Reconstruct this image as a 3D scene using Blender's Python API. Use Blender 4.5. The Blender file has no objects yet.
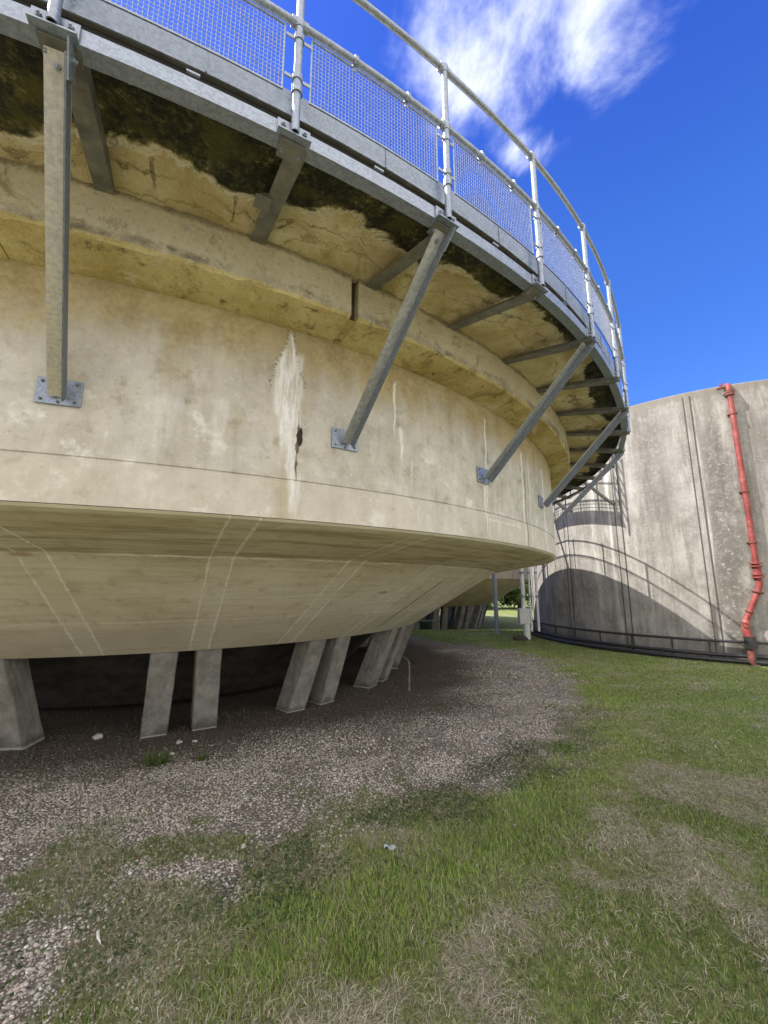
import bpy, bmesh, math, random
import numpy as np
from mathutils import Vector, Matrix
random.seed(7); RNG = np.random.default_rng(11)
sc = bpy.context.scene
COL = sc.collection
PI = math.pi
R = math.radians
V = Vector

# ------------------------------------------------------------------ key dimensions (metres)
CX, CY = -5.1265, 10.678            # axis of the near tank
R_CYL, R_J, R_P, R_BEAM = 8.868, 7.704, 5.963, 9.192
Z_CB, Z_JT, Z_CJ, Z_P = 2.378, 2.669, 2.164, 1.096
Z_CT, Z_BB, Z_BT = 3.8975, 3.945, 4.291
R_W, R_R, R_F = 10.071, 10.041, 9.993
Z_F, Z_A, Z_T0, Z_T1, Z_MID, Z_TOP = 4.142, 4.225, 4.33, 4.482, 4.853, 5.325
WX, WY, WR, WZ = 11.825, 15.722, 5.949, 7.217     # second tank
SUN_AZ, SUN_EL = 184.0, 48.15

def posts_theta(k): return -56.8 + 5.625*(k-3)
def er(t): return V((math.cos(R(t)), math.sin(R(t)), 0))
def et(t): return V((-math.sin(R(t)), math.cos(R(t)), 0))
def _ss(x, a, b):
    x = min(1, max(0, (x-a)/(b-a))); return x*x*(3-2*x)
def cp(t, r, z, c=(CX, CY)):
    if c[0] == CX and r > 8.3:      # the ring is not a perfect circle: it flattens a little on its far right
        tt = (t+180) % 360-180; w = _ss(tt, -52, -32)*(1-_ss(tt, 40, 90)); r -= w*(.032+.05*_ss(r, 9.2, 9.7))
    return V((c[0]+r*math.cos(R(t)), c[1]+r*math.sin(R(t)), z))
EZ = V((0, 0, 1))

# ------------------------------------------------------------------ node helper
class S:
    def __init__(s, name):
        s.mat = bpy.data.materials.new(name); s.mat.use_nodes = True
        s.nt = s.mat.node_tree; s.n = s.nt.nodes; s.l = s.nt.links
        s.b = s.n['Principled BSDF']
    def put(s, sock, v):
        if isinstance(v, bpy.types.NodeSocket): s.l.new(v, sock)
        elif isinstance(v, (tuple, list)) and len(v) == 3 and sock.type == 'RGBA': sock.default_value = (*v, 1)
        else: sock.default_value = v
    def m(s, op, a, b=None, c=None):
        n = s.n.new('ShaderNodeMath'); n.operation = op
        for i, x in enumerate((a, b, c)):
            if x is not None: s.put(n.inputs[i], x)
        return n.outputs[0]
    def ss(s, x, a, b, t0=0.0, t1=1.0, kind='SMOOTHSTEP'):
        n = s.n.new('ShaderNodeMapRange'); n.interpolation_type = kind
        s.put(n.inputs[0], x); s.put(n.inputs[1], a); s.put(n.inputs[2], b); s.put(n.inputs[3], t0); s.put(n.inputs[4], t1)
        return n.outputs[0]
    def band(s, x, c, w, soft=.5):
        d = s.m('ABSOLUTE', s.m('SUBTRACT', x, c))
        return s.ss(d, s.m('MULTIPLY', w, 1-soft) if isinstance(w, bpy.types.NodeSocket) else w*(1-soft), w, 1.0, 0.0)
    def vec(s, x, y, z):
        n = s.n.new('ShaderNodeCombineXYZ')
        for i, q in enumerate((x, y, z)): s.put(n.inputs[i], q)
        return n.outputs[0]
    def noise(s, vec, scale, detail=4.0, rough=.55, dist=0.0):
        n = s.n.new('ShaderNodeTexNoise'); n.inputs['Scale'].default_value = scale
        n.inputs['Detail'].default_value = detail; n.inputs['Roughness'].default_value = rough
        n.inputs['Distortion'].default_value = dist
        s.l.new(vec, n.inputs['Vector']); return n.outputs['Fac']
    def vor(s, vec, scale, feature='F1', out='Distance', rand=1.0):
        n = s.n.new('ShaderNodeTexVoronoi'); n.feature = feature; n.inputs['Scale'].default_value = scale
        n.inputs['Randomness'].default_value = rand
        s.l.new(vec, n.inputs['Vector']); return n.outputs[out]
    def mix(s, f, a, b, mode='MIX'):
        n = s.n.new('ShaderNodeMix'); n.data_type = 'RGBA'; n.blend_type = mode
        s.put(n.inputs[0], f); s.put(n.inputs[6], a); s.put(n.inputs[7], b); return n.outputs[2]
    def ramp(s, f, stops):
        n = s.n.new('ShaderNodeValToRGB'); e = n.color_ramp.elements
        while len(e) < len(stops): e.new(.5)
        for i, (p, c) in enumerate(stops):
            e[i].position = p; e[i].color = (*c, 1) if len(c) == 3 else c
        s.l.new(f, n.inputs[0]); return n.outputs[0]
    def attr(s, name, out='Fac'):
        n = s.n.new('ShaderNodeAttribute'); n.attribute_name = name; return n.outputs[out]
    def obj(s):
        n = s.n.new('ShaderNodeTexCoord'); return n.outputs['Object']
    def pos(s):
        n = s.n.new('ShaderNodeNewGeometry'); return n.outputs['Position']
    def xyz(s, v):
        n = s.n.new('ShaderNodeSeparateXYZ'); s.l.new(v, n.inputs[0]); return n.outputs
    def polar(s):
        o = s.obj(); x, y, z = s.xyz(o)
        th = s.m('MULTIPLY', s.m('ARCTAN2', y, x), 180/PI)
        r = s.m('SQRT', s.m('ADD', s.m('MULTIPLY', x, x), s.m('MULTIPLY', y, y)))
        return o, th, r, z
    def bump(s, h, strength=.3, dist=.01, prev=None):
        n = s.n.new('ShaderNodeBump'); n.inputs['Strength'].default_value = strength; n.inputs['Distance'].default_value = dist
        s.l.new(h, n.inputs['Height'])
        if prev is not None: s.l.new(prev, n.inputs['Normal'])
        return n.outputs[0]
    def out(s, col, rough=.8, metal=0.0, normal=None, spec=None):
        s.put(s.b.inputs['Base Color'], col); s.put(s.b.inputs['Roughness'], rough); s.put(s.b.inputs['Metallic'], metal)
        if normal is not None: s.l.new(normal, s.b.inputs['Normal'])
        if spec is not None: s.b.inputs['Specular IOR Level'].default_value = spec
        return s.mat

# ------------------------------------------------------------------ materials
def mx(s, *a):
    r = a[0]
    for b in a[1:]: r = s.m('MAXIMUM', r, b)
    return r

def mat_cylinder():
    s = S('tank_wall_concrete'); o, th, r, z = s.polar()
    arc = s.m('MULTIPLY', th, .155)                       # metres along the wall
    flat = s.vec(arc, 0.0, z)
    streak = s.vec(s.m('MULTIPLY', arc, 1.0), 0.0, s.m('MULTIPLY', z, .13))
    n1 = s.noise(flat, 1.1, 5, .6); n2 = s.noise(flat, 7, 6, .65); n3 = s.noise(flat, 60, 3, .6)
    ns = s.noise(streak, 4.5, 5, .6)
    col = s.ramp(n1, [(.3, (.37, .34, .27)), (.5, (.46, .43, .365)), (.72, (.55, .525, .47))])
    col = s.mix(s.ss(n2, .45, .75, 0, .55), col, (.60, .55, .45))
    col = s.mix(s.ss(n2, .5, .28, 0, .5), col, (.31, .27, .20))
    col = s.mix(s.ss(ns, .5, .72, 0, .45), col, (.30, .27, .22))
    col = s.mix(s.ss(ns, .47, .3, 0, .35), col, (.62, .58, .50))
    n4 = s.noise(flat, 3.2, 8, .75, .1)
    col = s.mix(s.m('MULTIPLY', s.ss(n4, .52, .68), s.ss(z, 3.6, 2.9, .3, .9)), col, (.68, .66, .61))
    col = s.mix(s.m('MULTIPLY', s.ss(n4, .47, .34), .7), col, (.27, .235, .17))
    grit = s.noise(flat, 26, 4, .75); col = s.mix(s.ss(grit, .58, .7, 0, .45), col, (.22, .185, .13)); col = s.mix(s.ss(grit, .42, .3, 0, .45), col, (.66, .63, .56))
    # yellow algae creeping down from the beam
    e = s.m('ADD', z, s.m('MULTIPLY', s.m('SUBTRACT', n1, .5), .9)); e = s.m('ADD', e, s.m('MULTIPLY', s.m('SUBTRACT', ns, .5), .5))
    alg = s.ss(e, 3.32, 3.78); col = s.mix(s.m('MULTIPLY', alg, .9), col, s.mix(s.ss(s.m('ADD', s.m('MULTIPLY', grit, .35), s.m('MULTIPLY', n4, .65)), .36, .64), (.46, .37, .19), (.26, .19, .07)))
    low = s.ss(z, Z_JT+.004, Z_JT-.004)
    col = s.mix(s.m('MULTIPLY', low, .35), col, (.55, .50, .40))
    rust = s.m('MULTIPLY', s.ss(s.noise(flat, 2.3, 4, .6), .58, .72), s.ss(z, 2.6, 3.2))
    col = s.mix(s.m('MULTIPLY', rust, .35), col, (.40, .29, .13))
    # lime runs: (theta, half width deg, z top, z bottom, amount)
    wig = s.m('MULTIPLY', s.m('SUBTRACT', s.noise(s.vec(0.0, 0.0, z), 3.0, 4, .6), .5), .9)
    thw = s.m('ADD', th, wig)
    frag = s.m('MULTIPLY', s.ss(s.noise(streak, 26, 6, .75), .34, .58), s.ss(n2, .28, .5, .5, 1.0))
    lime = None
    for (c, w, zt, zb, a) in ((-60.35, .95, 3.86, 2.85, .9), (-60.0, .55, 3.7, 2.40, .75), (-59.8, .35, 2.7, 2.37, .6), (-53.9, .14, 3.72, 3.2, .8), (-53.4, .2, 3.3, 2.95, .6),
                              (-52.6, .1, 3.0, 2.75, .5), (-45.0, .13, 3.75, 2.37, .75), (-45.3, .22, 2.95, 2.37, .5), (-38.6, .3, 3.6, 2.37, .6), (-36.9, .16, 3.5, 2.37, .5),
                              (-31.9, .4, 3.6, 2.37, .6), (-63.4, .5, 3.2, 2.75, .3), (-65.6, .7, 3.15, 2.7, .25), (-49.0, .8, 3.2, 2.6, .2), (-55.4, .5, 3.4, 2.9, .2), (-26, .5, 3.6, 2.4, .6)):
        ww = s.ss(z, zb, zt, w*.45, w) if c != -60.35 else s.ss(z, zb, zb+.55, w*.3, w)
        if c == -60.35: ww = s.m('MULTIPLY', ww, s.ss(z, 3.92, 3.45, .12, 1.0))
        q = s.m('MULTIPLY', s.band(thw, c, ww, .55), s.m('MULTIPLY', s.ss(z, zb-.05, zb+.15), s.ss(z, zt+.04, zt-.03)))
        q = s.m('MULTIPLY', q, s.m('MULTIPLY', a, s.m('ADD', .35, s.m('MULTIPLY', frag, .65))))
        lime = q if lime is None else s.m('MAXIMUM', lime, q)
    hrun = s.m('MULTIPLY', s.band(z, s.m('ADD', 2.60, s.m('MULTIPLY', wig, .05)), .018, .8), s.m('MULTIPLY', s.ss(th, -45.4, -44.8), s.ss(th, -39, -41)))
    lime = s.m('MAXIMUM', lime, s.m('MULTIPLY', s.m('MULTIPLY', hrun, .4), frag))
    col = s.mix(lime, col, (.80, .79, .76))
    halo = s.m('MULTIPLY', s.band(thw, -60.3, s.ss(z, 2.4, 3.7, .9, 1.9), .9), s.ss(ns, .35, .6, .2, .6)); col = s.mix(s.m('MULTIPLY', halo, s.m('SUBTRACT', 1.0, lime)), col, (.36, .29, .17))
    # old dark edge round the big run, and cracks
    edge = s.m('MULTIPLY', s.band(thw, s.ss(z, 3.3, 3.9, -61.35, -60.5), .16, .8), s.m('MULTIPLY', s.ss(z, 3.3, 3.4), s.ss(s.noise(flat, 45, 2, .5), .48, .6)))
    edge2 = s.m('MULTIPLY', s.band(thw, s.ss(z, 3.3, 3.9, -59.35, -60.2), .14, .8), s.m('MULTIPLY', s.ss(z, 3.35, 3.45), s.ss(s.noise(flat, 45, 2, .5), .48, .6)))
    crk = s.m('MULTIPLY', s.band(s.m('ADD', th, s.m('MULTIPLY', wig, .5)), -59.75, s.ss(s.noise(s.vec(0.0, 0.0, z), 9, 3, .6), .4, .7, .02, .16), .5), s.m('MULTIPLY', s.ss(z, 2.66, 2.7), s.ss(z, 3.3, 3.1)))
    hd = s.m('ADD', s.m('POWER', s.m('DIVIDE', s.m('ADD', thw, 59.65), .17), 2.0), s.m('POWER', s.m('DIVIDE', s.m('SUBTRACT', z, 3.02), .085), 2.0)); hole = s.ss(hd, 1.1, .6)
    crk2 = s.m('MULTIPLY', s.band(thw, -38.1, .1, .5), s.ss(z, 3.6, 3.3))
    dk = mx(s, s.m('MULTIPLY', edge, .5), s.m('MULTIPLY', edge2, .4), s.m('MULTIPLY', crk, .8), hole, s.m('MULTIPLY', crk2, .7))
    col = s.mix(dk, col, (.035, .028, .02))
    pores = s.ss(s.vor(flat, 28), .09, .04); pm = s.ss(s.noise(flat, 2.1, 2), .5, .62)
    col = s.mix(s.m('MULTIPLY', s.m('MULTIPLY', pores, pm), .6), col, (.16, .13, .09))
    h = s.m('ADD', s.m('MULTIPLY', n2, .6), s.m('MULTIPLY', n3, .35)); h = s.m('SUBTRACT', h, s.m('MULTIPLY', s.m('MULTIPLY', pores, pm), .5)); h = s.m('SUBTRACT', h, dk)
    h = s.m('ADD', h, s.m('MULTIPLY', lime, .6))
    return s.out(col, .88, 0, s.bump(h, .55, .012), .25)

def mat_cone():
    s = S('tank_soffit_concrete'); o, th, r, z = s.polar()
    arc = s.m('MULTIPLY', th, .125); flat = s.vec(arc, 0.0, s.m('MULTIPLY', r, 1.2))
    n1 = s.noise(flat, .9, 5, .6); n2 = s.noise(flat, 6, 6, .65); n3 = s.noise(flat, 55, 3, .6)
    hs = s.noise(s.vec(s.m('MULTIPLY', arc, .35), 0.0, s.m('MULTIPLY', r, 3.0)), 3, 5, .6)
    col = s.ramp(n1, [(.3, (.52, .455, .31)), (.5, (.655, .585, .425)), (.72, (.73, .675, .535))])
    col = s.mix(s.ss(n2, .48, .75, 0, .5), col, (.64, .57, .38))
    col = s.mix(s.ss(n2, .5, .3, 0, .5), col, (.36, .265, .135))
    col = s.mix(s.m('MULTIPLY', s.ss(hs, .52, .72), s.ss(r, 6.8, 7.8, .15, .4)), col, (.27, .21, .10))
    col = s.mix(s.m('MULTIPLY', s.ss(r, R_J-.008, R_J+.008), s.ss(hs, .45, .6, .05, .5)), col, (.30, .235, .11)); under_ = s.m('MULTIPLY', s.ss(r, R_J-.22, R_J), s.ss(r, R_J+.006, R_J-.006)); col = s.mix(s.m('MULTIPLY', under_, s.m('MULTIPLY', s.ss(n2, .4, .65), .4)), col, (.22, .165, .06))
    grey = s.ss(s.m('ADD', r, s.m('MULTIPLY', n2, .15)), 6.68, 6.60); col = s.mix(s.m('MULTIPLY', grey, .5), col, (.52, .47, .34))
    # paired construction seams every 10.7 degrees, pale mortar ridges
    k = s.m('DIVIDE', s.m('ADD', th, 62.0), 10.7); fr = s.m('SUBTRACT', k, s.m('ROUND', k)); d = s.m('MULTIPLY', s.m('ABSOLUTE', fr), s.m('MULTIPLY', r, 10.7*PI/180))
    wob = s.m('MULTIPLY', s.m('SUBTRACT', s.noise(flat, 9, 5, .7), .5), .05); d = s.m('ADD', d, wob)
    seam = s.band(d, .105, s.ss(s.noise(flat, 5, 3, .6), .3, .7, .008, .026), .6); inner = s.ss(d, .11, .09)
    sm = s.m('MULTIPLY', seam, s.ss(s.noise(flat, 14, 4, .7), .33, .52, .45, 1))
    ring = s.m('MULTIPLY', s.m('MULTIPLY', s.band(s.m('ADD', r, wob), 6.64, .012, .6), s.ss(s.noise(flat, 4, 3, .6), .4, .6)), .6)
    cj = s.m('MULTIPLY', s.band(s.m('ADD', r, wob), R_J-.012, .014, .6), s.ss(s.noise(flat, 3, 3, .6), .42, .6))
    rim = s.m('MULTIPLY', s.ss(s.m('ADD', r, s.m('MULTIPLY', n2, .2)), 8.78, 8.9), .5)
    lt = mx(s, sm, ring, cj, s.m('MULTIPLY', inner, .12), rim)
    bl = s.m('MULTIPLY', s.ss(s.noise(flat, 10, 5, .75, .5), .56, .7), s.ss(d, .55, .1)); bl = s.m('MULTIPLY', bl, s.ss(r, 7.9, 8.4))
    lt = s.m('MAXIMUM', lt, s.m('MULTIPLY', bl, .7))
    col = s.mix(s.m('MULTIPLY', lt, .9), col, (.84, .80, .66))
    ck = s.m('MULTIPLY', s.band(s.m('ADD', th, s.m('MULTIPLY', wob, 8)), -35.2, .16, .5), s.m('MULTIPLY', s.ss(r, 6.0, 6.2), s.ss(r, 7.5, 7.3)))
    brd = s.noise(s.vec(s.m('MULTIPLY', arc, .5), 0.0, s.m('MULTIPLY', r, 9.0)), 2.2, 3, .5); col = s.mix(s.ss(brd, .45, .65, 0, .22), col, (.38, .31, .19)); grit = s.noise(flat, 24, 4, .75); col = s.mix(s.ss(grit, .58, .72, 0, .4), col, (.28, .23, .12)); col = s.mix(s.ss(grit, .42, .3, 0, .3), col, (.72, .67, .5))
    dot = s.m('MULTIPLY', s.ss(s.vor(s.vec(arc, 0.0, r), 7.5), .10, .05), s.ss(s.noise(flat, 1.4, 2), .52, .6))
    rs = s.m('MULTIPLY', s.ss(s.vor(s.vec(s.m('MULTIPLY', arc, .6), 0.0, s.m('MULTIPLY', r, 1.6)), 1.3), .09, .03), .6)
    col = s.mix(s.m('MULTIPLY', dot, .5), col, (.12, .085, .04)); col = s.mix(rs, col, (.26, .14, .05))
    col = s.mix(ck, col, (.03, .025, .015))
    h = s.m('ADD', s.m('ADD', s.m('MULTIPLY', n2, .5), s.m('MULTIPLY', n3, .3)), s.m('MULTIPLY', s.m('MAXIMUM', sm, cj), .9)); h = s.m('SUBTRACT', h, ck)
    return s.out(col, .88, 0, s.bump(h, .5, .012), .25)

def mat_beam():
    s = S('edge_beam_concrete'); o, th, r, z = s.polar()
    arc = s.m('MULTIPLY', th, .16); flat = s.vec(arc, s.m('MULTIPLY', r, 1.0), z)
    n1 = s.noise(flat, 1.6, 6, .65); n2 = s.noise(flat, 9, 6, .7); n3 = s.noise(flat, 70, 3, .6)
    under = s.ss(z, Z_BB+.035, Z_BB+.015)
    face = s.ramp(n1, [(.3, (.32, .25, .11)), (.48, (.52, .43, .23)), (.7, (.66, .59, .41))])
    und = s.ramp(n1, [(.32, (.34, .25, .09)), (.5, (.48, .38, .16)), (.68, (.64, .54, .28))])
    col = s.mix(under, face, und)
    col = s.mix(s.m('MULTIPLY', s.ss(n2, .5, .62), s.m('SUBTRACT', 1.0, under)), col, (.60, .53, .37))
    fe = s.m('ADD', z, s.m('MULTIPLY', s.m('SUBTRACT', n1, .5), .35))
    col = s.mix(s.m('MULTIPLY', s.ss(fe, 4.06, 3.98), s.m('MULTIPLY', s.m('SUBTRACT', 1.0, under), .6)), col, (.20, .165, .10))
    col = s.mix(s.m('MULTIPLY', s.ss(n2, .56, .70), .8), col, (.085, .065, .03))
    col = s.mix(s.m('MULTIPLY', s.ss(n2, .42, .3), .6), col, (.62, .52, .30))
    grit = s.noise(flat, 30, 5, .8); col = s.mix(s.m('MULTIPLY', s.m('SUBTRACT', 1.0, under), .5), col, (.52, .48, .39)); arr = s.m('MULTIPLY', s.band(s.m('ADD', z, s.m('MULTIPLY', s.m('SUBTRACT', n2, .5), .12)), Z_BB+.05, .05, .8), s.ss(s.noise(flat, 2.2, 5, .7), .42, .62)); col = s.mix(s.m('MULTIPLY', arr, .75), col, (.10, .078, .045)); top = s.ss(s.m('ADD', z, s.m('MULTIPLY', s.m('SUBTRACT', n2, .5), .10)), Z_BT-.05, Z_BT); col = s.mix(s.m('MULTIPLY', top, .7), col, (.12, .09, .04)); col = s.mix(s.ss(grit, .55, .68, 0, .6), col, (.20, .155, .07)); col = s.mix(s.ss(grit, .45, .33, 0, .55), col, (.70, .64, .47))
    big = s.noise(flat, 2.6, 7, .75, .8); col = s.mix(s.ss(big, .55, .66, 0, .65), col, (.19, .14, .055)); col = s.mix(s.ss(big, .43, .34, 0, .6), col, (.66, .61, .48))
    h = s.m('ADD', s.m('MULTIPLY', n2, .8), s.m('MULTIPLY', s.m('ADD', n3, grit), .4))
    return s.out(col, .9, 0, s.bump(h, .9, .02), .2)

def mat_slab():
    s = S('walkway_slab_concrete'); o, th, r, z = s.polar()
    arc = s.m('MULTIPLY', th, .165); flat = s.vec(arc, r, s.m('MULTIPLY', z, .5))
    n0 = s.noise(flat, .75, 2, .5, .4); n1 = s.noise(flat, 2.0, 5, .6, .8); n2 = s.noise(flat, 10, 6, .7); n3 = s.noise(flat, 80, 3, .6)
    # wet mossy rim: its ragged inner edge wanders by decimetres
    e = s.m('ADD', s.m('ADD', r, s.m('MULTIPLY', s.m('SUBTRACT', n0, .5), .75)), s.m('ADD', s.m('MULTIPLY', s.m('SUBTRACT', n1, .5), .55), s.m('MULTIPLY', s.m('SUBTRACT', n2, .5), .1)))
    lim = s.m('SUBTRACT', s.ss(th, -72, -50, 9.50, 9.80), s.ss(th, -48, -32, 0.0, .17))
    dd = s.m('SUBTRACT', e, lim)
    dry = s.ramp(n1, [(.3, (.40, .30, .13)), (.5, (.60, .50, .29)), (.7, (.74, .69, .52))])
    dry = s.mix(s.ss(n2, .5, .72, 0, .7), dry, (.42, .32, .14))
    grit = s.noise(flat, 28, 5, .8); dry = s.mix(s.ss(grit, .56, .7, 0, .5), dry, (.26, .20, .09)); dry = s.mix(s.ss(grit, .44, .33, 0, .5), dry, (.78, .73, .56)); bay = s.noise(flat, 3.4, 6, .7, 1.2); dry = s.mix(s.ss(bay, .54, .64, 0, .55), dry, (.33, .25, .11))
    # older tide lines
    t1 = s.m('MULTIPLY', s.band(s.m('ADD', dd, s.m('MULTIPLY', s.m('SUBTRACT', n2, .5), .10)), -.17, .012, .7), s.ss(n1, .4, .6)); t2 = s.band(dd, -.34, .014, .7)
    dry = s.mix(s.m('MULTIPLY', t1, .7), dry, (.17, .12, .05)); dry = s.mix(s.m('MULTIPLY', t2, .45), dry, (.2, .145, .06))
    nf = s.noise(flat, 34, 5, .8); nm = s.m('ADD', s.m('MULTIPLY', n2, .5), s.m('MULTIPLY', nf, .5)); moss = s.ramp(nm, [(.38, (.008, .008, .006)), (.49, (.026, .026, .013)), (.57, (.095, .085, .03)), (.65, (.34, .29, .17))])
    gm = s.ss(s.noise(flat, 4, 4, .6), .52, .66); moss = s.mix(s.m('MULTIPLY', gm, .7), moss, s.mix(n2, (.03, .035, .01), (.16, .14, .03)))
    islands = s.ss(s.noise(flat, 6.5, 2, .5), .70, .73)
    moss = s.mix(s.m('MULTIPLY', islands, .8), moss, (.52, .43, .25))
    wet = s.ss(dd, -.02, .03)
    col = s.mix(wet, dry, moss)
    col = s.mix(s.m('MULTIPLY', s.band(dd, -.03, .028, .6), .85), col, (.80, .73, .54))
    k = s.m('DIVIDE', s.m('ADD', th, 58.0), 2.8125); fr = s.m('MULTIPLY', s.m('ABSOLUTE', s.m('SUBTRACT', k, s.m('ROUND', k))), .46)
    ck = s.m('MULTIPLY', s.ss(s.m('ADD', fr, s.m('MULTIPLY', s.m('SUBTRACT', n2, .5), .06)), .012, .004), s.m('MULTIPLY', s.ss(s.noise(flat, 1.1, 2), .56, .64), s.ss(dd, -.02, -.12)))
    col = s.mix(s.m('MULTIPLY', ck, .6), col, (.09, .065, .03))
    h = s.m('ADD', s.m('MULTIPLY', n2, .6), s.m('MULTIPLY', s.m('ADD', n3, nf), .4)); h = s.m('ADD', h, s.m('MULTIPLY', s.ss(dd, .0, -.06), 2.6)); h = s.m('SUBTRACT', h, s.m('MULTIPLY', t1, .7)); h = s.m('SUBTRACT', h, ck)
    rough = s.mix(wet, (.9, .9, .9), (.6, .6, .6))
    return s.out(col, rough, 0, s.bump(h, .9, .02), .25)

def mat_wall2():
    s = S('weathered_wall_concrete'); o, th, r, z = s.polar()
    arc = s.m('MULTIPLY', th, .102); flat = s.vec(arc, 0.0, z)
    streak = s.vec(arc, 0.0, s.m('MULTIPLY', z, .12))
    n1 = s.noise(flat, 1.3, 8, .72); n2 = s.noise(flat, 5, 7, .75); n3 = s.noise(flat, 45, 3, .6); ns = s.noise(streak, 3.0, 6, .65); ns2 = s.noise(streak, 9, 5, .65)
    col = s.ramp(n1, [(.34, (.17, .16, .145)), (.5, (.275, .26, .238)), (.66, (.36, .343, .318))])
    col = s.mix(s.ss(ns, .45, .66, 0, .8), col, (.155, .14, .12)); col = s.mix(s.ss(n2, .5, .68, 0, .5), col, (.15, .138, .12)); gr_ = s.noise(flat, 16, 5, .8); col = s.mix(s.ss(gr_, .54, .66, 0, .6), col, (.14, .13, .115)); col = s.mix(s.ss(gr_, .44, .34, 0, .6), col, (.46, .44, .40))
    col = s.mix(s.ss(ns2, .5, .3, 0, .45), col, (.45, .43, .39))
    # big dark weathering bands with flaked pale patches
    dark = mx(s, s.m('MULTIPLY', s.band(s.m('ADD', th, s.m('MULTIPLY', s.m('SUBTRACT', n1, .5), 9)), -120.6, 4.2, .7), s.ss(z, 6.9, 5.2, .1, 1)),
              s.m('MULTIPLY', s.band(s.m('ADD', th, s.m('MULTIPLY', s.m('SUBTRACT', n1, .5), 9)), -111.0, 2.6, .7), s.ss(z, 6.8, 6.0, .05, .5)),
              s.m('MULTIPLY', s.band(s.m('ADD', th, s.m('MULTIPLY', s.m('SUBTRACT', ns, .5), 9)), -134, 6.5, .8), s.ss(z, 1.5, 5, .1, .7)),
              s.m('MULTIPLY', s.band(th, -100, 6, .8), .6))
    flake = s.ss(n2, .5, .6)
    col = s.mix(s.m('MULTIPLY', dark, s.m('SUBTRACT', .8, s.m('MULTIPLY', flake, .45))), col, (.105, .097, .085))
    col = s.mix(s.m('MULTIPLY', s.m('MULTIPLY', dark, s.ss(s.noise(flat, 11, 6, .75), .56, .62)), .6), col, (.46, .44, .39))
    sp = s.m('MULTIPLY', s.ss(s.vor(flat, 9), .1, .06), s.ss(n1, .45, .55)); col = s.mix(s.m('MULTIPLY', sp, .55), col, (.47, .45, .40))
    # board marks and lime streaks
    lime = mx(s, s.m('MULTIPLY', s.band(s.m('ADD', th, s.m('MULTIPLY', ns, 1.5)), -145.4, .8, .8), .6), s.m('MULTIPLY', s.band(s.m('ADD', th, s.m('MULTIPLY', ns, 1.5)), -160.5, .7, .8), .5),
              s.m('MULTIPLY', s.band(s.m('ADD', th, s.m('MULTIPLY', ns, 2.5)), -150.2, 1.2, .8), .5), s.m('MULTIPLY', s.band(s.m('ADD', th, s.m('MULTIPLY', ns, 1.5)), -122.8, .6, .8), .5))
    col = s.mix(s.m('MULTIPLY', lime, s.ss(ns2, .6, .4)), col, (.54, .53, .5))
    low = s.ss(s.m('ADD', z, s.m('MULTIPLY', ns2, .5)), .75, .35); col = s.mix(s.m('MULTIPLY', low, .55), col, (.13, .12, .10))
    topd = s.ss(s.m('ADD', z, s.m('MULTIPLY', ns2, .25)), 7.05, 7.2); col = s.mix(s.m('MULTIPLY', topd, .7), col, (.18, .165, .14))
    ck = s.m('MULTIPLY', s.band(s.m('ADD', th, s.m('MULTIPLY', n2, .8)), -117.6, .06, .6), 0.0)
    h = s.m('ADD', s.m('MULTIPLY', n2, .6), s.m('MULTIPLY', n3, .35))
    return s.out(col, .9, 0, s.bump(h, .6, .012), .25)

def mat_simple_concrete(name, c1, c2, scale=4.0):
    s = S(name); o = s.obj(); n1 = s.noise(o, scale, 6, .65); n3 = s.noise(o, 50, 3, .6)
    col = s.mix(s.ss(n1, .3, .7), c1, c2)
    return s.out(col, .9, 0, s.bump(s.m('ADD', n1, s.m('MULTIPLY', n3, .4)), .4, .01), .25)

def mat_board_concrete():
    s = S('board_marked_concrete'); o, th, r, z = s.polar()
    st = s.vec(s.m('MULTIPLY', th, .12), 0.0, s.m('MULTIPLY', z, .1)); n1 = s.noise(st, 9, 5, .7); n2 = s.noise(o, 3, 5, .6)
    col = s.ramp(n1, [(.32, (.24, .185, .13)), (.5, (.36, .30, .23)), (.68, (.50, .45, .37))]); col = s.mix(s.ss(n2, .5, .75, 0, .4), col, (.30, .25, .15))
    return s.out(col, .9, 0, s.bump(n1, .4, .02), .25)

def mat_galv(name='galvanised_steel', tint=(.25, .285, .34), rough=.46, metal=.55, grime=.25):
    s = S(name); o = s.pos()
    sp = s.vor(o, 85, out='Color'); g = s.n.new('ShaderNodeSeparateColor'); s.l.new(sp, g.inputs[0])
    n1 = s.noise(o, 6, 5, .6); n2 = s.noise(o, 30, 4, .6)
    f = s.m('ADD', s.m('MULTIPLY', g.outputs[0], .35), s.m('MULTIPLY', n2, .65))
    lo = tuple(c*.78 for c in tint); hi = tuple(min(1, c*1.22) for c in tint)
    col = s.mix(s.ss(f, .25, .75), lo, hi)
    col = s.mix(s.ss(n1, .5, .8, 0, grime), col, tuple(c*.5 for c in tint))
    ro = s.ss(f, .2, .8, rough-.1, rough+.14, 'LINEAR')
    return s.out(col, ro, metal, s.bump(n2, .05, .002))

def mat_old_steel():
    s = S('dull_grey_steel'); o = s.pos(); n1 = s.noise(o, 9, 5, .65); n2 = s.noise(o, 40, 4, .6)
    col = s.ramp(n1, [(.3, (.10, .10, .085)), (.52, (.17, .17, .15)), (.72, (.25, .24, .20))])
    rust = s.ss(s.noise(o, 14, 5, .7), .6, .68); col = s.mix(s.m('MULTIPLY', rust, .75), col, s.mix(n2, (.16, .06, .02), (.50, .36, .22)))
    return s.out(col, .6, .25, s.bump(s.m('ADD', n2, rust), .3, .004))

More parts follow.
